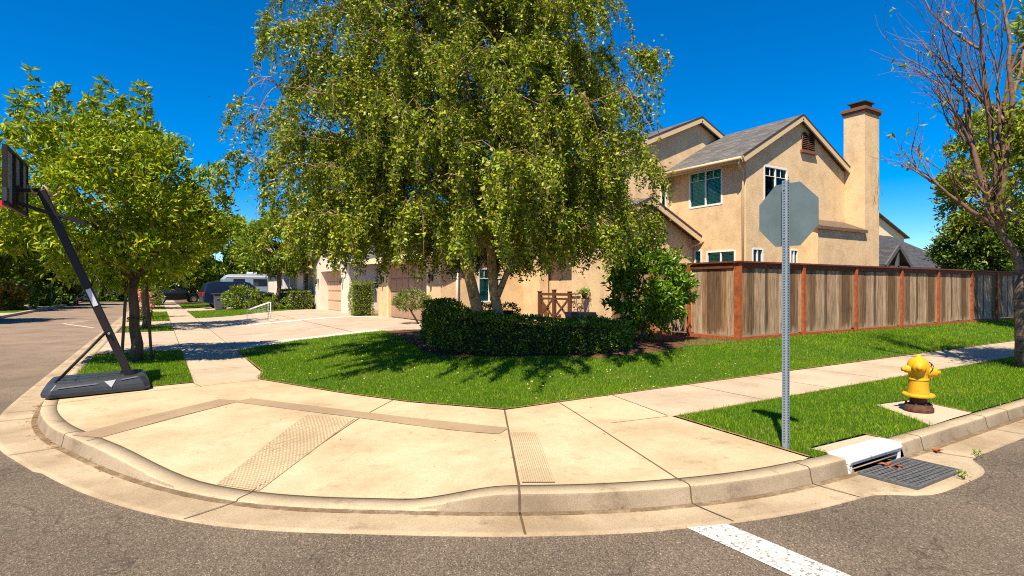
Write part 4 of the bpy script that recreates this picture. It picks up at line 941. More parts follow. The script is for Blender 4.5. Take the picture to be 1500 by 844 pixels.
m_ = MB(); m_.beam(on(.395, -.0, -.054), on(.485, -.0, -.054), .06, .006, (0, 1, 0)); m_.build('sticker', M['sticker'], pol)
for yy in (9.72, 10.08):
    m_ = MB(); m_.tube([(-1.18, yy, zb+.16), on(.255, -.02, (yy-9.9)*.35)], .019, 8); m_.build('strut', M['pole'], bh)
m_ = MB(); m_.tube([on(.245, 0, -.09), on(.245, 0, .09)], .016, 8); m_.build('bolt', M['galv'], pol)
m_ = MB(); m_.tube([on(.50, .05), on(.56, .15), on(.47, .20)], .016, 6); m_.tube([on(.46, .2, -.02), on(.475, .34, -.05)], .008, 6); m_.build('handle', M['pole'], pol)
bx, by0, by1, bz0, bz1 = -1.60, 9.21, 10.60, 2.62, 3.37
m_ = MB(); m_.box(bx-.006, bx+.006, by0+.03, by1-.03, bz0+.03, bz1-.03); bb = m_.build('backboard', M['acrylic'], bh)
m_ = MB(); m_.box(bx-.02, bx+.025, by0, by1, bz1-.04, bz1); m_.box(bx-.02, bx+.025, by0, by1, bz0, bz0+.055); m_.box(bx-.02, bx+.025, by0, by0+.045, bz0+.055, bz1-.04); m_.box(bx-.02, bx+.025, by1-.045, by1, bz0+.055, bz1-.04)
for yy in (9.66, 10.12): m_.box(bx+.008, bx+.04, yy-.025, yy+.025, bz0+.056, bz1-.041)
m_.box(bx+.008, bx+.06, 9.70, 10.08, bz0+.06, bz0+.32); m_.build('backboard_frame', M['pole'], bb)
m_ = MB(); m_.box(bx-.012, bx+.03, by0-.03, by0+.12, bz0+.05, bz0+.22); m_.build('corner_pad', M['blackplastic'], bb)
m_ = MB(); cc = Vector((bx-.40, 9.9, bz0+.12)); m_.tube([cc+Vector((.23*math.cos(t), .23*math.sin(t), 0)) for t in np.linspace(0, 2*math.pi, 29)], .010, 8, False); m_.box(bx-.19, bx-.02, 9.82, 9.98, bz0+.05, bz0+.125); rim = m_.build('rim', M['red'], bh)
m_ = MB()
for k_ in range(12):
    for s in (1, -1):
        m_.tube([cc+Vector((r_*math.cos(k_*math.pi/6+s*tt), r_*math.sin(k_*math.pi/6+s*tt), -zz)) for r_, tt, zz in ((.225, 0, 0), (.18, .26, .12), (.14, .52, .24), (.12, .78, .36))], .004, 4, False)
m_.build('net', M['net'], rim)
for yy in (9.78, 10.02):
    m_ = MB(); m_.beam((bx+.05, yy, bz0+.10), (-.86, yy, 2.50), .02, .035); m_.build('arm', M['pole'], bh)
m_ = MB(); m_.beam((bx+.05, 9.9, bz0+.28), P1, .03, .05); m_.build('upper_arm', M['pole'], bh)
m_ = MB(); sp = [(bx+.08+.03*i, 9.9+.09*math.cos(i*1.1), bz0+.30+.07*math.sin(i*1.1)) for i in range(14)]; m_.tube(sp, .012, 6); m_.build('spring', M['garage'], bh)

# things by the houses
def utility_cover(loc, label, sx, sy):
    z = float(H(loc[0], loc[1])); b = MB(); b.box(loc[0]-sx, loc[0]+sx, loc[1]-sy, loc[1]+sy, z-.01, z+.014); o_ = b.build('utility_cover', M['iron'], bevel=.004); tag(o_, label, 'utility cover')
utility_cover((2.60, 16.3), 'dark metal utility cover in the pale strip beside the lawn', .28, .13)
def vents(b): pass
ac = empty('planter_box', (11.15, 13.5, .5), 'dark navy box planter standing against the tan porch wall', 'planter')
m_ = MB(); x0, x1, y0, y1 = 10.75, 11.40, 13.35, 14.1
vs = [(x0+.03, y0+.03, .44), (x1-.03, y0+.03, .44), (x1-.03, y1-.03, .44), (x0+.03, y1-.03, .44), (x0, y0, .86), (x1, y0, .86), (x1, y1, .86), (x0, y1, .86), (x0+.05, y0+.05, .86), (x1-.05, y0+.05, .86), (x1-.05, y1-.05, .86), (x0+.05, y1-.05, .86), (x0+.05, y0+.05, .78), (x1-.05, y0+.05, .78), (x1-.05, y1-.05, .78), (x0+.05, y1-.05, .78)]
m_.add(vs, [(3, 2, 1, 0), (0, 1, 5, 4), (1, 2, 6, 5), (2, 3, 7, 6), (3, 0, 4, 7), (4, 5, 9, 8), (5, 6, 10, 9), (6, 7, 11, 10), (7, 4, 8, 11), (8, 9, 13, 12), (9, 10, 14, 13), (10, 11, 15, 14), (11, 8, 12, 15)]); m_.build('box', M['acbox'], ac, .01)
m_ = MB(); m_.box(x0+.051, x1-.051, y0+.051, y1-.051, .60, .82); m_.build('soil', M['soil'], ac)
# wooden porch gate with crossed braces
gt = empty('porch_gate', (11.45, 15.6, .45), 'brown wooden gate with crossed braces closing the shaded porch', 'gate')
def gbeam(a, b, w_=.07): m_.beam((11.46, a[0], a[1]), (11.46, b[0], b[1]), .05, w_, (1, 0, 0) if False else (0, 0, 1))
for y in (14.74, 15.6, 16.46):
    m_ = MB(); m_.box(11.40, 11.50, y-.06, y+.06, .42, 1.46 if y != 15.6 else 1.52); m_.box(11.385, 11.515, y-.075, y+.075, (1.46 if y != 15.6 else 1.52), (1.49 if y != 15.6 else 1.55)); m_.build('gate_post', M['gatewood'], gt, .006)
for z0, z1 in ((1.34, 1.43), (.52, .6), (1.20, 1.27)):
    for y0, y1 in ((14.8, 15.54), (15.66, 16.4)):
        m_ = MB(); m_.box(11.42, 11.48, y0, y1, z0, z1); m_.build('gate_rail', M['gatewood'], gt)
for y0, y1 in ((14.8, 15.54), (15.66, 16.4)):
    m_ = MB(); m_.beam((11.452, y0, .6), (11.452, y1, 1.2), .03, .07); m_.build('cross_brace', M['gatewood'], gt)
    m_ = MB(); m_.beam((11.418, y0, 1.2), (11.418, y1, .6), .03, .07); m_.build('cross_brace', M['gatewood'], gt)
# metal wall ornament by the porch
wo_ = MB()
for y, z, s in ((14.55, 1.15, 1), (14.25, 1.0, -1), (14.4, .8, 1)):
    pts = [(11.44, y+s*.14*math.cos(t)*(1-t/9), z+.14*math.sin(t)*(1-t/9)) for t in np.linspace(0, 7.5, 22)]; wo_.tube(pts, .012, 6)
wo_.tube([(11.44, 14.2, 1.42), (11.44, 14.75, 1.40)], .022, 6); wo_.tube([(11.47, 14.35, .75), (11.44, 14.42, 1.42)], .012, 6)
tag(wo_.build('wall_ornament', M['browntrim']), 'scrolled brown metal ornament hanging on the porch wall beside the gate', 'ornament')
pf = empty('plant_pot', (11.25, 13.9, 1.35), 'small potted plant on a bracket on the tan porch wall', 'pot plant')
m_ = MB(); m_.lathe([(.06, -.14), (.10, 0), (.10, .02), (.08, .02)], (11.33, 13.85, 1.42), 14); m_.box(11.24, 11.5, 13.80, 13.9, 1.255, 1.278); m_.build('pot', M['darktrim'], pf)
n_ = 130; P = rng.normal(size=(n_, 3))*(.08, .12, .05)+(11.33, 13.85, 1.49); V, F = leaf_arrays(P, rng.normal(size=(n_, 3))+(0, 0, .4), rng.uniform(.07, .13, n_), rng.uniform(.025, .04, n_)); np_mesh('foliage', V, F, M['leaf_shrub'], pf)

# wheeled bin, sports goal, vehicles
wb = empty('wheeled_bin', (3.35, 41.2, .18), 'grey wheeled bin with dark lid standing at the edge of the drive', 'bin')
x, y, z = 3.35, 40.6, .18; m_ = MB(); vs = [(x-.26, y-.3, z+.06), (x+.26, y-.3, z+.06), (x+.26, y+.3, z+.06), (x-.26, y+.3, z+.06), (x-.34, y-.38, z+1.0), (x+.34, y-.38, z+1.0), (x+.34, y+.38, z+1.0), (x-.34, y+.38, z+1.0)]
m_.add(vs, [(3, 2, 1, 0), (0, 1, 5, 4), (1, 2, 6, 5), (2, 3, 7, 6), (3, 0, 4, 7), (4, 5, 6, 7)]); m_.box(x-.2, x+.2, y-.385, y-.30, z+.7, z+.78); m_.build('bin_body', M['binplastic'], wb, .02)
m_ = MB(); m_.box(x-.38, x+.40, y-.42, y+.42, z+1.0, z+1.09); m_.box(x-.5, x-.38, y-.3, y+.3, z+1.02, z+1.07); m_.build('lid', M['bindark'], wb, .02)
for yy in (-.3, .3):
    m_ = MB(); m_.lathe([(.13, -.04), (.13, .04)], (x+.24, y+yy, z+.13), 16, 'Y'); m_.build('wheel', M['tyre'], wb)
sg = empty('sports_goal', (3.6, 24.9, .27), 'small white framed goal with pale net standing on the driveway', 'goal')
zg = .30; A, B_, D_ = Vector((3.86, 24.5, zg)), Vector((3.86, 25.1, zg)), Vector((3.05, 25.2, zg))
m_ = MB(); C_ = Vector((3.05, 24.6, zg)); up_ = Vector((0, 0, .72))
m_.tube([A, A+up_, B_+up_, B_], .024, 6)
m_.tube([A+up_, C_+Vector((0, 0, .42)), D_+Vector((0, 0, .42)), B_+up_], .006, 5); m_.tube([A, C_, D_, B_], .008, 5); m_.build('frame', M['whitetrim'], sg)
m_ = MB()
for i in range(1, 8):
    t = i/8; a = A.lerp(B_, t); m_.tube([a+up_, (a+up_).lerp(C_.lerp(D_, t)+Vector((0, 0, .42)), 1), C_.lerp(D_, t)], .0022, 3, False)
for i in range(1, 7):
    t = i/7; m_.tube([A.lerp(A+up_, t), C_.lerp(C_+Vector((0, 0, .42)), t), D_.lerp(D_+Vector((0, 0, .42)), t), B_.lerp(B_+up_, t)], .0022, 3, False)
m_.build('net', M['net'], sg)
m_ = MB(); m_.box(3.80, 3.94, 24.38, 24.52, zg+.0, zg+.02); m_.build('foot', M['whitetrim'], sg)

def vehicle(name, label, cat, loc, rz_, bodym, prof, L, Wd, gz, wheels, win, group=None, lamps=True):
    """profile in x (length) and z; built along +X then turned"""
    r0 = empty(name, (0, 0, 0), label, cat, group); b = MB(); hw = Wd/2
    n = len(prof); ins = lambda z: hw-(max(0, z-gz))*.16
    vs = [(x, -ins(z), z) for x, z in prof]+[(x, ins(z), z) for x, z in prof]
    b.add(vs, [tuple(range(n))[::-1], tuple(range(n, 2*n))]+[(i, (i+1) % n, n+(i+1) % n, n+i) for i in range(n)]); b.build('body', bodym, r0, .06, 3)
    for q in win:
        for s in (-1, 1):
            g = MB(); g.add([(x, s*(ins(z)+.006), z) for x, z in q], [tuple(range(len(q)))]); g.build('window', M['carglass'], r0)
    for x in wheels:
        for s in (-1, 1):
            t = MB(); t.lathe([(.20, -.10), (.33, -.11), (.35, -.08), (.35, .08), (.33, .11), (.20, .10)], (x, s*(hw-.09), .35), 24, 'Y'); wh = t.build('wheel', M['tyre'], r0)
            t = MB(); t.lathe([(.21, -.115), (.19, -.09), (.05, -.10), (.05, .10), (.19, .09), (.21, .115)], (x, s*(hw-.085), .35), 20, 'Y'); t.build('rim', M['rim'], wh)
    for s in (-1, 1):
        t = MB(); t.box(-L/2-.03, -L/2+.16, min(s*hw*.72, s*(hw+.005)), max(s*hw*.72, s*(hw+.005)), gz-.22, gz+.02); t.build('tail_lamp', M['taillight'], r0, .02)
        t = MB(); t.box(L/2-.14, L/2+.02, min(s*hw*.62, s*hw*.96), max(s*hw*.62, s*hw*.96), gz-.24, gz-.08); t.build('headlight', M['camper'], r0, .02)
        t = MB(); t.box(L*.13, L*.13+.12, min(s*(hw-.02), s*(hw+.18)), max(s*(hw-.02), s*(hw+.18)), gz+.02, gz+.18); t.build('mirror', bodym, r0, .02)
    r0.location = loc; r0.rotation_euler = (0, 0, rz_); return r0
suv = [(-2.42, .42), (-2.45, .95), (-2.36, 1.10), (-2.18, 1.72), (-1.7, 1.83), (.1, 1.84), (.45, 1.78), (1.15, 1.18), (2.1, 1.06), (2.38, .92), (2.42, .42), (1.9, .34), (-1.9, .34)]
suvw = [[(-2.05, 1.18), (-1.95, 1.62), (-1.25, 1.68), (-1.25, 1.18)], [(-1.15, 1.18), (-1.15, 1.69), (-.25, 1.70), (-.25, 1.18)], [(-.15, 1.18), (-.15, 1.70), (.35, 1.66), (.85, 1.20)]]
vehicle('parked_car', 'dark navy sport utility car parked nose in on the drive behind the bin', 'car', (4.9, 43.8, .2), R(4), M['navy'], suv, 4.85, 1.95, 1.1, (-1.45, 1.45), suvw)
sed = [(-2.3, .42), (-2.32, .88), (-1.75, .98), (-1.15, 1.40), (.35, 1.42), (1.05, .98), (2.15, .86), (2.3, .7), (2.3, .4), (-1.9, .3)]
sedw = [[(-1.45, 1.0), (-1.05, 1.32), (-.4, 1.34), (-.4, 1.0)], [(-.32, 1.0), (-.32, 1.34), (.3, 1.33), (.8, 1.0)]]
vehicle('parked_car', 'black car parked across the pavement far down the street', 'car', (1.6, 66, .1), R(8), M['carblack'], sed, 4.6, 1.8, .95, (-1.4, 1.4), sedw)
vehicle('parked_car', 'silver car parked at the far left kerb deep in tree shade', 'car', (-6.0, 70, .0), R(92), M['silvercar'], sed, 4.6, 1.8, .95, (-1.4, 1.4), sedw)
cv = empty('camper_trailer', (6, 49, .2), 'pale blue grey camper trailer parked beyond the navy car', 'camper')
m_ = MB(); pr = [(4.3, .7), (4.2, 2.2), (4.6, 2.55), (9.6, 2.6), (9.9, 2.3), (9.9, .7)]; m_.prism([(x, 48, z+.1) for x, z in pr], (0, 2.4, 0)); m_.build('body', M['camper'], cv, .08, 3)
for a, b in ((4.9, 5.7), (6.3, 7.3)):
    m_ = MB(); m_.box(a, b, 47.985, 48.0, 1.75, 2.3); m_.build('window', M['carglass'], cv)
m_ = MB(); m_.box(4.4, 9.8, 47.98, 48.0, 2.42, 2.56); m_.build('stripe', M['whitetrim'], cv)
m_ = MB(); m_.box(6.0, 6.8, 48.7, 49.5, 2.68, 2.85); m_.build('roof_unit', M['whitetrim'], cv, .04)
for x in (6.2, 7.1):
    for y in (48.1, 50.3):
        m_ = MB(); m_.lathe([(.2, -.1), (.34, -.1), (.34, .1), (.2, .1)], (x, y, .5), 20, 'Y'); m_.build('wheel', M['tyre'], cv)

# ------------------------------------------------------------------ vegetation
def limb_pts(a, b, k=5, wob=.08, sag=.0):
    a, b = np.array(a, float), np.array(b, float); L = np.linalg.norm(b-a); o = []
    for i in range(k+1):
        t = i/k; p = a+(b-a)*t+rng.normal(size=3)*wob*L*math.sin(math.pi*t)*.5; p[2] += L*sag*math.sin(math.pi*t); o.append(tuple(p))
    return o
def lobed(n, seed, lo=.6, hi=1.0, lobes=14, amp=.22):            # points in an uneven ellipsoid shell
    r = np.random.default_rng(seed); L = r.normal(size=(lobes, 3)); L /= np.linalg.norm(L, axis=1, keepdims=True); am = r.uniform(-.6, 1, lobes)
    d = r.normal(size=(n, 3)); d /= np.linalg.norm(d, axis=1, keepdims=True)
    f = 1+amp*(np.exp(-((1-d@L.T)/.12))*am).sum(1); rad = r.uniform(lo**3, hi**3, n)**(1/3)*f
    return d*rad[:, None], d
def crown_tree(name, label, cat, base, fork, tr, cen, rad, ncl, per, ll, lw, leafm, barkm, seed, group=None, cr=.32, nl=9, lo=.55, droop=0., up=.25, spikes=0, lean=(0, 0), fl=.12, stems=1, cut=None):
    t = empty(name, base, label, cat, group); b = MB(); base = np.array(base, float); fk = base+np.array([lean[0], lean[1], fork])
    rr = np.random.default_rng(seed)
    for s in range(stems):
        off = np.array([0, 0, 0]) if stems == 1 else np.array([.09*math.cos(s*2.1), .09*math.sin(s*2.1), 0])
        q = limb_pts(base+off-(0, 0, .05), fk+off*3, 5, .035); b.tube(q, [tr*1.35, tr*1.05]+[tr*x for x in (.95, .9, .85, .8)], 10)
    c, d = lobed(ncl, seed, lo); C_ = c*np.array(rad)+np.array(cen)
    if cut is not None:
        k = cut(C_); C_, d = C_[k], d[k]; ncl = len(C_)
    idx = rr.choice(ncl, min(nl, ncl), replace=False)
    for i in idx:
        q = limb_pts(fk-(0, 0, fork*.12*rr.uniform(0, 1)), C_[i], 5, .12, .08); b.tube(q, [tr*.62, tr*.5, tr*.36, tr*.25, tr*.16, tr*.08], 7)
        for j in rr.choice(ncl, 3, replace=False):
            if np.linalg.norm(C_[j]-C_[i]) < max(rad)*.9: b.tube(limb_pts(q[3], C_[j], 3, .12), [tr*.25, tr*.18, tr*.1, tr*.05], 5)
    b.build('trunk', barkm, t)
    n = ncl*per; P = np.repeat(C_, per, 0)+rand_dirs(n)*np.repeat(rr.uniform(.5, 1.25, ncl)*cr, per)[:, None]*rng.uniform(.1, 1, (n, 1))**.6*np.array([1, 1, .8])
    D = np.repeat(d, per, 0)*.7+rand_dirs(n)*.9+np.array([0, 0, up-droop])
    if spikes:                                                  # upright leading shoots with rosettes
        k = np.argsort(-(C_[:, 2]+rr.normal(size=ncl)*.25))[:spikes]
        for i in k:
            for h in np.linspace(.1, rr.uniform(.3, .85), 5):
                m_ = 14; c0 = C_[i]+np.array([rr.normal()*.03, rr.normal()*.03, h+cr*.5]); P = np.vstack([P, np.repeat(c0[None], m_, 0)]); D = np.vstack([D, rand_dirs(m_)*(1, 1, .45)+(0, 0, .1)])
    n = len(P); V, F = leaf_arrays(P, D, rng.uniform(.65, 1.25, n)*ll, rng.uniform(.75, 1.2, n)*lw, fl)
    cro = np_mesh('crown', V, F, leafm, t); return t

# --- the big weeping birch
bt = empty('birch_tree', (5.6, 9.75, .35), 'large weeping birch with two pale leaning trunks rising from the clipped hedge', 'tree')
b = MB(); t1 = [(5.52, 9.80, .30), (5.40, 9.85, 1.0), (5.25, 9.92, 1.7), (5.08, 10.0, 2.4), (4.9, 10.1, 3.4), (4.85, 10.2, 4.6), (4.95, 10.1, 6.0), (5.05, 10.0, 7.6)]
b.tube(t1, [.145, .118, .108, .10, .088, .075, .055, .03], 14)
t2 = [(5.80, 9.62, .30), (5.74, 9.66, 1.0), (5.64, 9.72, 1.6), (5.58, 9.72, 2.4), (5.62, 9.7, 3.4), (5.8, 9.6, 4.8), (5.9, 9.5, 6.4), (5.8, 9.6, 8.6)]
b.tube(t2, [.135, .108, .095, .088, .078, .066, .05, .03], 14)
t3 = [(5.68, 9.70, 1.35), (5.9, 9.58, 1.95), (6.3, 9.3, 2.7), (6.8, 9.0, 3.6), (7.2, 8.8, 4.6)]
b.tube(t3, [.07, .055, .045, .035, .02], 10)
stems = [np.array(x) for x in (t1, t2, t3)]
def envR(z): return np.interp(z, [1.9, 2.5, 3.2, 4.4, 5.4, 6.4, 7.6, 8.8, 9.6], [2.9, 3.6, 3.95, 3.9, 3.5, 3.1, 2.75, 1.8, .4])
rb = np.random.default_rng(5); cx, cy = 4.88, 9.92
ends = []
for i in range(3000):
    z = rb.uniform(2.35, 9.5); az = rb.uniform(0, 2*math.pi); fr = rb.uniform(.10, 1)**.5; r_ = envR(z)*fr*rb.uniform(.86, 1.08)
    p = np.array([cx+r_*math.cos(az), cy+r_*math.sin(az), z])
    if all(np.linalg.norm(p-e[0]) > .80 for e in ends): ends.append((p, az, fr))
P = []; D = []; Ls = []
tw = MB(); bl = MB()
def leaves_at(p, n_, s, dz, ll):
    q = p+rb.normal(size=(n_, 3))*np.array([s, s, dz]); P.extend(q); D.extend(np.stack([rb.normal(size=n_)*.8, rb.normal(size=n_)*.8, -.5+rb.normal(size=n_)*.5], 1)); Ls.extend([ll]*n_)
for i, (e, az, fr) in enumerate(ends):
    s = stems[0 if rb.uniform() < .5 else 1]; zz = min(max(2.5, e[2]-.3-.9*fr), 7.4); a = s[np.abs(s[:, 2]-zz).argmin()]
    q = np.array(limb_pts(a, e, 7, .10, .10))
    if i % 2 == 0: bl.tube([tuple(v) for v in q], [.034, .03, .024, .019, .015, .011, .008, .004], 5, False)
    for _ in range(9 if fr > .5 else 6):                        # sprays near the outer end
        t = rb.uniform(.55, 1)*6.99; j = int(t); p0 = q[j]+(q[j+1]-q[j])*(t-j); ao = az+rb.normal()*1.0; ln = rb.uniform(.25, .65)
        out = np.array([math.cos(ao), math.sin(ao), rb.uniform(-.1, .5)])*ln; p1_ = p0+out*.6+(0, 0, .05); p2_ = p0+out-(0, 0, .10)
        zmin = 2.08-.25*min(1, fr*1.1)+.3*rb.uniform()
        sd_ = (p2_[0]-cx)*.848-(p2_[1]-cy)*.530; zmin += 1.45*min(1, max(0, -sd_-2.1)/1.3)+.55*min(1, max(0, sd_-2.6)/1.2)
        if p2_[2] < zmin: continue
        tw.tube([tuple(p0), tuple(p1_), tuple(p2_)], [.008, .006, .004], 3, False)
        n1 = 19; u = rb.uniform(0, 1, n1)[:, None]; leaves_at(p0+(p2_-p0)*u, n1, .05, .05, .07); leaves_at(p2_-(0, 0, .07), 26, .08, .11, .068)
        for k in range(rb.integers(2, 5)):                      # hanging strands
            l2 = rb.uniform(.25, .85)*(1.35 if fr > .9 and rb.uniform() < .35 else 1); h0 = p0+(p2_-p0)*rb.uniform(.5, 1); l2 = min(l2, h0[2]-zmin+.25); m_ = 5
            if l2 < .1: continue
            pts = np.array([h0+out*.35*(1-(1-v)**2)*l2/.4+np.array([0, 0, -l2*v**1.3])+rb.normal(size=3)*.012 for v in np.linspace(0, 1, m_)])
            tw.tube([tuple(v) for v in pts], [.0045, .004, .0035, .003, .002], 3, False)
            if rb.uniform() < .07: continue
            nl_ = int(l2*88); tt = rb.uniform(.0, 1, nl_)*(m_-1.001); jj = tt.astype(int); leaves_at(pts[jj]+(pts[jj+1]-pts[jj])*(tt-jj)[:, None], nl_, .028, .028, .068)
# a few bare dry sprays
for i in range(22):
    e, az, fr = ends[rb.integers(len(ends))]
    if fr < .8 or e[2] > 6: continue
    p = e.copy(); d = np.array([math.cos(az), math.sin(az), .35])
    for k in range(3):
        dd = d+rb.normal(size=3)*.5; pts = [tuple(p+dd*u*.42-np.array([0, 0, .55])*u*u) for u in np.linspace(0, 1, 6)]; tw.tube(pts, [.009, .008, .006, .005, .004, .002], 4, False)
        for m_ in range(5): v = np.array(pts[rb.integers(2, 6)]); w_ = rb.normal(size=3)*.13-(0, 0, .12); tw.tube([tuple(v), tuple(v+w_*.5), tuple(v+w_-(0, 0, .06))], [.004, .003, .002], 3, False)
P = np.array(P); D = np.array(D); Ls = np.array(Ls)*rng.uniform(.65, 1.25, len(P))
b.build('trunk', M['bark_birch'], bt); bl.build('limbs', M['twig'], bt, fix=False); tw.build('twigs', M['twig'], bt, fix=False)
V, F = leaf_arrays(P, D, Ls, Ls*rng.uniform(.42, .62, len(P)), .1); np_mesh('crown', V, F, M['leaf_birch'], bt); print('birch leaves', len(P))

# --- street trees along the side street
GS = 'street trees along the grass strip'
st = crown_tree('street_tree', 'bright green street tree held by two stakes behind the basketball hoop', 'tree', (-.37, 13.56, .16), 1.75, .10, (-.85, 13.7, 3.28), (1.88, 1.9, 1.55), 300, 84, .145, .048, M['leaf_street'], M['bark'], 21, GS, .36, 14, .5, .15, .15, 26)
for x, y, lab in ((-.60, 13.40, 'thin dark tree stake left of the staked tree trunk'), (-.10, 13.50, 'thin dark tree stake right of the staked tree trunk')):
    m_ = MB(); m_.tube([(x, y, .1), (x+(-.37-x)*.35, y+.05, 1.75)], .028, 8); o_ = m_.build('tree_stake', M['bark']); tag(o_, lab, 'stake', 'stakes of the young tree')
m_ = MB(); m_.tube([(-.36+.15*math.cos(t), 13.5+.13*math.sin(t), 1.0+.02*math.sin(2*t)) for t in np.linspace(0, 2*math.pi, 17)], .012, 5, False); tag(m_.build('tree_tie', M['chain']), 'black tie looped round the trunk of the staked tree', 'tie')
crown_tree('street_tree', 'second street tree beyond the staked one with low leafy branches', 'tree', (-.35, 24.3, .16), 2.1, .12, (-.2, 24.3, 3.5), (2.0, 2.0, 1.7), 150, 50, .23, .085, M['leaf_street'], M['bark'], 22, GS, .48, 9)
crown_tree('street_tree', 'third street tree shading the pavement beside the navy car', 'tree', (-.3, 47.0, .16), 2.4, .13, (-.2, 47, 4.3), (2.8, 2.8, 2.3), 110, 40, .34, .13, M['leaf_mid'], M['bark'], 23, GS, .6, 8)
crown_tree('street_tree', 'farthest dark street tree at the end of the grass strip', 'tree', (.1, 59, .16), 2.3, .15, (.2, 59, 4.6), (3.2, 3.2, 2.6), 110, 40, .4, .16, M['leaf_dark'], M['bark'], 24, GS, .7, 8)
crown_tree('young_tree', 'small young tree with pale green leaves on the far grass strip', 'tree', (-.25, 33.5, .16), 1.0, .04, (-.2, 33.5, 1.5), (.65, .65, .7), 40, 45, .13, .05, M['leaf_lime'], M['bark'], 25, None, .22, 5)
fl_ = crown_tree('flowering_shrub', 'thin shrub with pink blossoms on the far grass strip', 'shrub', (-.62, 31.6, .16), .5, .025, (-.60, 31.6, 1.0), (.32, .32, .62), 26, 30, .10, .07, M['flower'], M['bark'], 26, None, .16, 4)
# round tree in the neighbour's bed and low shrubs there
crown_tree('round_tree', 'round headed green tree in front of the pale porch house', 'tree', (5.95, 34.9, .4), 2.1, .13, (6.0, 34.9, 3.95), (2.2, 2.2, 1.6), 190, 64, .24, .09, M['leaf_mid'], M['bark'], 31, None, .42, 10, spikes=12)
def bush(name, label, cen, rad, ncl, per, ll, lw, m_, seed, cat='shrub', group=None, cr=.16, stem=True, flat=False):
    z0 = cen[2]-rad[2]; t = empty(name, (cen[0], cen[1], z0), label, cat, group)
    if stem:
        b = MB(); rr = random.Random(seed)
        for _ in range(5): b.tube(limb_pts((cen[0]+rr.uniform(-.06, .06), cen[1]+rr.uniform(-.06, .06), z0-.05), (cen[0]+rr.uniform(-.5, .5)*rad[0], cen[1]+rr.uniform(-.5, .5)*rad[1], cen[2]+rad[2]*.3), 3, .1), [.025, .02, .015, .008], 5)
        b.build('stem', M['bark'], t)
    c, d = lobed(ncl, seed, .55, 1, 8, .1); C_ = c*np.array(rad)+np.array(cen); n = ncl*per
    P = np.repeat(C_, per, 0)+rand_dirs(n)*cr*rng.uniform(.1, 1, (n, 1)); D = np.repeat(d, per, 0)+rand_dirs(n)*.8+(0, 0, .2)
    V, F = leaf_arrays(P, D, rng.uniform(.65, 1.25, n)*ll, rng.uniform(.8, 1.2, n)*lw); np_mesh('foliage', V, F, m_, t); return t
bush('shrub', 'loose green bush in front of the white corner post', (4.6, 38.6, .95), (1.15, 1.0, .7), 60, 45, .17, .06, M['leaf_lime'], 41, cr=.28)
bush('shrub', 'small round bush beside the round tree trunk', (5.5, 34.0, .72), (.62, .6, .42), 40, 50, .10, .045, M['leaf_lime'], 42)
bush('shrub', 'tiny round bush left of the round tree', (4.9, 36.6, .72), (.4, .4, .4), 26, 45, .10, .045, M['leaf_lime'], 43)
bush('shrub', 'dark bush below the porch railing', (5.9, 37.8, .85), (.55, .55, .5), 30, 45, .11, .05, M['leaf_dark'], 44)
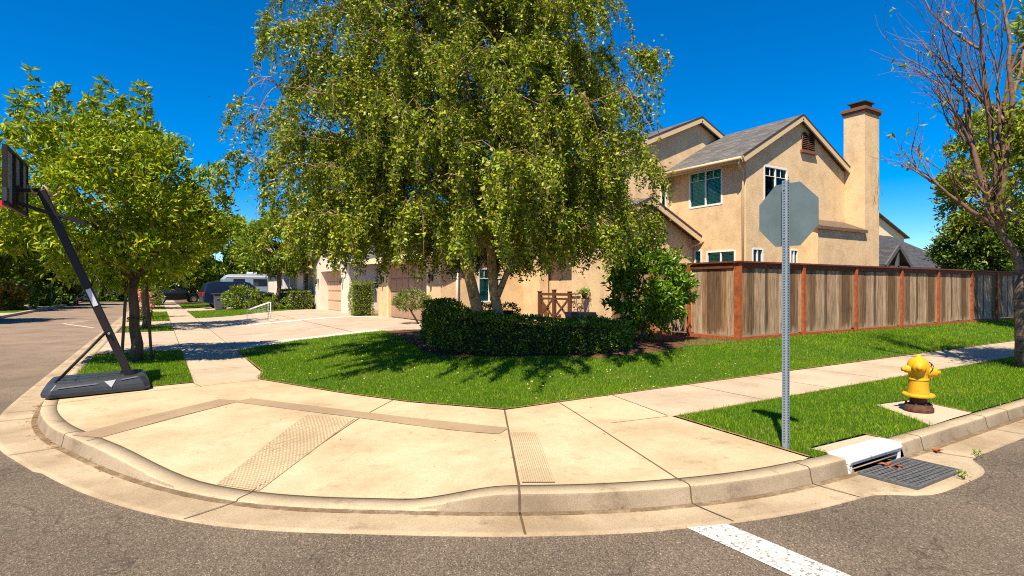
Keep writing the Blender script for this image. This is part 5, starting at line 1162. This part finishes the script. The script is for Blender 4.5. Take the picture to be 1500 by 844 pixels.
def clipped(name, label, outline, h, m_, dens, ll, lw, cat='hedge', seed=1, z0f=None, corem=None, rnd=.1, hf=None, dark=True):
    """clipped foliage: leaves over the sides and top of a rounded block"""
    rr = np.random.default_rng(seed); O = np.array(outline, float); n = len(O); t = empty(name, (*O.mean(0), float(H(*O.mean(0)))), label, cat)
    hh = hf or (lambda x, y: np.full(np.shape(x), h)); zg = lambda x, y: H(x, y)
    P = []; Nn = []
    area2 = sum(O[i][0]*O[(i+1) % n][1]-O[(i+1) % n][0]*O[i][1] for i in range(n)); sg_ = 1 if area2 > 0 else -1
    for i in range(n):
        a, c = O[i], O[(i+1) % n]; e = c-a; L = np.hypot(*e); nn = np.array([e[1], -e[0]])/L*sg_; k = int(L*h*dens)
        u = rr.uniform(0, 1, k); v = rr.uniform(0, 1, k); xy = a+e*u[:, None]; top = hh(xy[:, 0], xy[:, 1]); rd = np.clip((v-(1-.32))/.32, 0, 1)**2*rnd
        bulge = .035*np.sin(xy[:, 0]*5.1+v*4)+.03*np.sin(xy[:, 1]*6.3+v*7)+rr.normal(size=k)*.034-rd
        xy = xy+nn*bulge[:, None]; P.append(np.stack([xy[:, 0], xy[:, 1], zg(xy[:, 0], xy[:, 1])+.04+v*(top-.04)], 1)); Nn.append(np.tile([*nn, .25], (k, 1)))
    x0, y0 = O.min(0); x1, y1 = O.max(0); k = int((x1-x0)*(y1-y0)*dens); X = rr.uniform(x0, x1, k); Y = rr.uniform(y0, y1, k); q = inpoly(X, Y, [tuple(p) for p in O]); X, Y = X[q], Y[q]
    P.append(np.stack([X, Y, zg(X, Y)+hh(X, Y)+.04*np.sin(X*4.3+1)*np.sin(Y*5.1)+rr.normal(size=len(X))*.025], 1)); Nn.append(np.tile([0, 0, 1.], (len(X), 1)))
    P = np.vstack(P); Nn = np.vstack(Nn); k = len(P); V, F = leaf_arrays(P, Nn+rand_dirs(k)*.95, rng.uniform(.6, 1.3, k)*ll, rng.uniform(.8, 1.2, k)*lw); np_mesh('foliage', V, F, m_, t)
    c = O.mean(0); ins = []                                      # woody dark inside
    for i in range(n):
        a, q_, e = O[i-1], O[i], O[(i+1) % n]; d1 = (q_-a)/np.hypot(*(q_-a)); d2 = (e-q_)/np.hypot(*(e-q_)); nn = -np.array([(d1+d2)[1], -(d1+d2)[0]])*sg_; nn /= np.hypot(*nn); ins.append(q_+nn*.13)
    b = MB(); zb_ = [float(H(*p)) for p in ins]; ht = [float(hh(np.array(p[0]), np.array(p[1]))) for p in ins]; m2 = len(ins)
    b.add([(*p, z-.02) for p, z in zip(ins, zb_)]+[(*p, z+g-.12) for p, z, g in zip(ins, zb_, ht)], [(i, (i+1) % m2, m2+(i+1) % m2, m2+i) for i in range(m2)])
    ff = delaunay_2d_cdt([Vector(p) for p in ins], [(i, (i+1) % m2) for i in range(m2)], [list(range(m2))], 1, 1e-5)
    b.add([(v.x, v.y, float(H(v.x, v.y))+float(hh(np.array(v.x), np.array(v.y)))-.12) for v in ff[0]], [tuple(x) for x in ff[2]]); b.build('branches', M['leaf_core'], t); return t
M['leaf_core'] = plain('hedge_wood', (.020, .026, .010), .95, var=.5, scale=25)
# curved hedge round the birch: front arc, then the taller left end
def arc(pts, k=4): return [tuple(p) for p in catmull(pts, k)]
outer_h = arc([(5.55, 13.0), (5.2, 12.0), (4.95, 10.9), (4.93, 9.9), (5.2, 9.1), (5.6, 8.50), (6.5, 8.08), (7.4, 8.12), (8.15, 8.48), (8.5, 8.9)], 3)
inner_h = arc([(8.05, 9.55), (7.4, 9.15), (6.6, 9.15), (6.2, 9.35), (5.95, 9.75), (5.75, 10.3), (5.75, 11.0), (6.0, 12.0), (6.3, 12.9)], 3)
HF = lambda x, y: np.interp(np.asarray(y)-.55*(np.asarray(x)-5), [6.3, 7.4, 9.0, 10.6, 11.6], [.46, .52, .66, .76, .88])
clipped('hedge', 'long curved dark hedge wrapping the foot of the birch', outer_h+inner_h, .76, M['leaf_hedge'], 900, .06, .034, seed=3, hf=HF, rnd=.3)
clipped('hedge', 'low dark hedge in the shade behind the birch trunks', [(7.3, 13.6), (8.3, 13.0), (8.6, 13.6), (7.6, 14.2)], .7, M['leaf_dark'], 320, .08, .045, seed=4)
clipped('hedge', 'bright lime clipped hedge block beside the white garage', [(6.3, 33.3), (7.4, 33.3), (7.4, 34.6), (6.3, 34.6)], 1.0, M['leaf_lime'], 330, .09, .05, seed=5)
clipped('hedge', 'dark green clipped hedge block left of the lime one', [(6.15, 34.9), (7.4, 34.9), (7.4, 36.6), (6.15, 36.6)], 1.05, M['leaf_dark'], 300, .10, .05, seed=6)
tp = clipped('topiary', 'tall squared green topiary shrub on a short stem between the two garages', [(7.15, 24.05), (7.95, 24.05), (7.95, 24.85), (7.15, 24.85)], 1.45, M['leaf_mid'], 600, .07, .035, 'topiary', 7)
bp = bush('topiary', 'pale flat topped topiary ball on a crooked stem before the tan garage door', (7.25, 17.95, 1.18), (.62, .62, .36), 90, 60, .06, .032, M['leaf_pale'], 45, 'topiary', cr=.12, stem=False)
m_ = MB(); m_.tube([(7.45, 17.8, .35), (7.32, 17.85, .6), (7.2, 17.95, .85), (7.1, 18.0, 1.05)], [.035, .03, .028, .02], 7); m_.tube([(7.22, 17.92, .8), (7.4, 18.0, 1.1)], [.02, .015], 6); m_.tube([(7.2, 17.94, .83), (7.2, 17.7, 1.1)], [.02, .015], 6); m_.build('stem', M['bark'], bp)
# glossy shrub tree at the fence end
crown_tree('shrub_tree', 'glossy dark green shrub tree at the near end of the fence', 'tree', (9.45, 9.55, .42), .55, .045, (9.55, 9.3, 1.62), (.92, .85, 1.0), 150, 52, .15, .055, M['leaf_shrub'], M['bark'], 51, None, .22, 9, .55, .1, .2, stems=3)
# half bare tree at the right edge
rt = empty('street_tree', (13.38, 3.78, .15), 'half bare street tree with pale mottled trunk on the strip beyond the hydrant', 'tree', GS)
b = MB(); dt = MB(); lb = MB(); tips = []
trunk = [(13.40, 3.76, .05), (13.37, 3.78, .6), (13.35, 3.80, 1.2), (13.31, 3.82, 1.85)]; b.tube(trunk, [.20, .155, .142, .135], 14)
rr = np.random.default_rng(77)
def grow(mb, p, d, ln, r_, lev, leafy):
    p = np.array(p, float); d = np.array(d, float); d /= np.linalg.norm(d); k = 5; pts = [p]
    for i in range(k):
        d = d+rr.normal(size=3)*.12+np.array([0, 0, .06]); d /= np.linalg.norm(d); pts.append(pts[-1]+d*ln/k)
    mb.tube([tuple(q) for q in pts], np.linspace(r_, max(.0035, r_*.45), k+1), 8 if lev < 2 else (5 if lev < 3 else 3), False)
    if lev >= 4: tips.append((pts[-1], leafy)); return
    for j in range(4 if lev < 2 else 4):
        q = pts[rr.integers(2, k+1)]; nd = d+rand_dirs(1)[0]*(.75 if lev else .55)+np.array([0, 0, .18]); grow(dt if lev >= 1 else mb, q, nd, ln*rr.uniform(.5, .74), r_*.46, lev+1, leafy)
f0 = trunk[-1]
RV = np.array([.848, -.530, 0]); FV = np.array([.530, .848, 0])  # along and away from the street corner
U = np.array([0, 0, 1.])
grow(b, f0, -.45*RV+U*.9, 1.15, .09, 0, 0)
p1 = np.array(f0)+(-.45*RV+U*.9)*.95
grow(lb, p1, -.05*RV+U, 2.9, .075, 1, 0); grow(lb, p1, -.17*RV+U+.1*FV, 2.5, .06, 1, 0); grow(lb, p1+U*.5, -.10*RV+U-.2*FV, 2.7, .055, 1, 0); grow(lb, p1, -.8*RV+U*.42, 1.25, .05, 1, 0); grow(lb, p1+U*.2, -.28*RV+U*.95, 1.7, .045, 1, 0); grow(lb, p1+U*.9, .15*RV+U+.2*FV, 2.4, .05, 1, 0)
grow(lb, f0, .45*RV+U*.9+.1*FV, 1.9, .115, 0, 1); grow(lb, f0, .8*RV+U*.7-.3*FV, 1.9, .09, 0, 1); grow(lb, f0, .2*RV+U*.9-.55*FV, 1.6, .07, 0, 1)
b.build('trunk', M['bark_plane'], rt); lb.build('limbs', M['limb'], rt, fix=False); dt.build('twigs', M['deadtwig'], rt, fix=False)
lp = np.array([q for q, l in tips if l]); per = 22
P = np.repeat(lp, per, 0)+rng.normal(size=(len(lp)*per, 3))*.20; D = rand_dirs(len(P))+(0, 0, -.1)
q0 = np.array([q for q, l in tips if not l]); q0 = q0[rr.uniform(size=len(q0)) < .12]; P2 = np.repeat(q0, 3, 0)+rng.normal(size=(len(q0)*3, 3))*.06
P = np.vstack([P, P2]); D = np.vstack([D, rand_dirs(len(P2))]); V, F = leaf_arrays(P, D, rng.uniform(.09, .17, len(P)), rng.uniform(.04, .065, len(P))); np_mesh('crown', V, F, M['leaf_gold'], rt); print('rt', len(tips), len(P))
crown_tree('street_tree', 'tall leafy street tree at the right border beyond the half bare one', 'tree', (22.6, 4.0, .15), 3.2, .17, (22.7, 4.5, 8.3), (2.1, 2.1, 4.2), 230, 60, .2, .075, M['leaf_gold'], M['bark_plane'], 66, GS, .5, 12)
# trees beyond the fence
GB = 'trees beyond the fence'
crown_tree('leafy_tree', 'dense green tree behind the fence with yellowing outer leaves', 'tree', (31.2, 10.0, .2), 2.6, .2, (32.8, 10.2, 5.9), (3.1, 2.2, 3.9), 300, 62, .25, .10, M['leaf_gold'], M['bark'], 61, GB, .55, 12, .45)
crown_tree('leafy_tree', 'dark spreading tree low behind the shaded fence end', 'tree', (31.3, 10.4, .2), 1.9, .18, (31.3, 10.4, 3.3), (1.6, 1.5, 1.5), 190, 66, .22, .085, M['leaf_dark'], M['bark'], 62, GB, .45, 10, .4)
crown_tree('conifer_tree', 'small dark conifer tip poking above the far grey roof', 'tree', (62, 34, 5), 2, .2, (62, 34, 9.6), (1.1, 1.1, 1.9), 60, 40, .35, .12, M['leaf_dark'], M['bark'], 63, None, .5, 3)
crown_tree('conifer_tree', 'second smaller dark treetop right of the conifer tip', 'tree', (64.5, 34, 5), 2, .2, (65.4, 33.5, 9.0), (1.0, 1.0, 1.1), 40, 40, .35, .12, M['leaf_mid'], M['bark'], 64, None, .5, 3)
# background trees on the side street
GF = 'background trees down the side street'
far = [((5.5, 62, 0), 5.8, 3.4, 3.6, 'leaf_mid', 'tall olive green tree rising behind the camper'), ((10.5, 72, 0), 5.0, 4.0, 3.2, 'leaf_dark', 'broad dark tree behind the brown roofed house'),
       ((-10, 34.5, .1), 4.4, 2.7, 2.5, 'leaf_mid', 'green tree on the far kerb near the pinkish house'), ((-12.5, 49.5, .1), 5.0, 3.0, 2.6, 'leaf_dark', 'dark tree across the side street beyond the orange flowers'), ((-10.5, 56, .1), 5.0, 3.6, 3.0, 'leaf_mid', 'wide green tree across the side street in the middle distance'),
       ((-8.5, 66, .1), 4.6, 3.3, 3.2, 'leaf_dark', 'dark tree where the side street bends'), ((-3.5, 83, .1), 5.0, 4.2, 3.8, 'leaf_dark', 'dark tree closing the end of the street on the left'), ((2.5, 84, .1), 4.8, 4.0, 3.6, 'leaf_dark', 'dark tree closing the end of the street in line with the pavement'),
       ((-11, 82, .1), 5.2, 4.4, 4, 'leaf_mid', 'large green tree beyond the bend at far left'), ((-17, 70, .1), 6, 5, 4, 'leaf_mid', 'broad tree behind the cream house across the street'), ((-20, 52, .1), 5.6, 3.5, 3.2, 'leaf_dark', 'dark tree between the two houses across the street')]
for i, (bs_, h_, r_, rz_, m_, lab) in enumerate(far):
    crown_tree('shade_tree', lab, 'tree', bs_, h_*.5, .18, (bs_[0], bs_[1], h_*(1.05 if bs_[1] < 60 else .78)), (r_, r_, rz_), 170, 44, .5, .24, M[m_], M['bark'], 100+i, GF, .85, 6)
# planting across the street
bush('flowering_shrub', 'orange flowering shrub on the far verge across the street', (-8.4, 50.6, 1.0), (.7, .7, .9), 40, 34, .24, .15, M['flower_o'], 47, cr=.25)
for i, (x, y) in enumerate(((-10.5, 47.5), (-7.9, 50.8), (-7.9, 60), (-7.8, 63))):
    bush('shrub', ['rounded bush behind the orange flowers across the street', 'dark bush at the kerb across the street', 'tall kerbside bush across the street in deep shade', 'last kerbside bush before the bend'][i], (x, y, .9), (.9, .9, .8), 30, 40, .2, .1, M['leaf_dark' if i else 'leaf_lime'], 70+i, cr=.3)
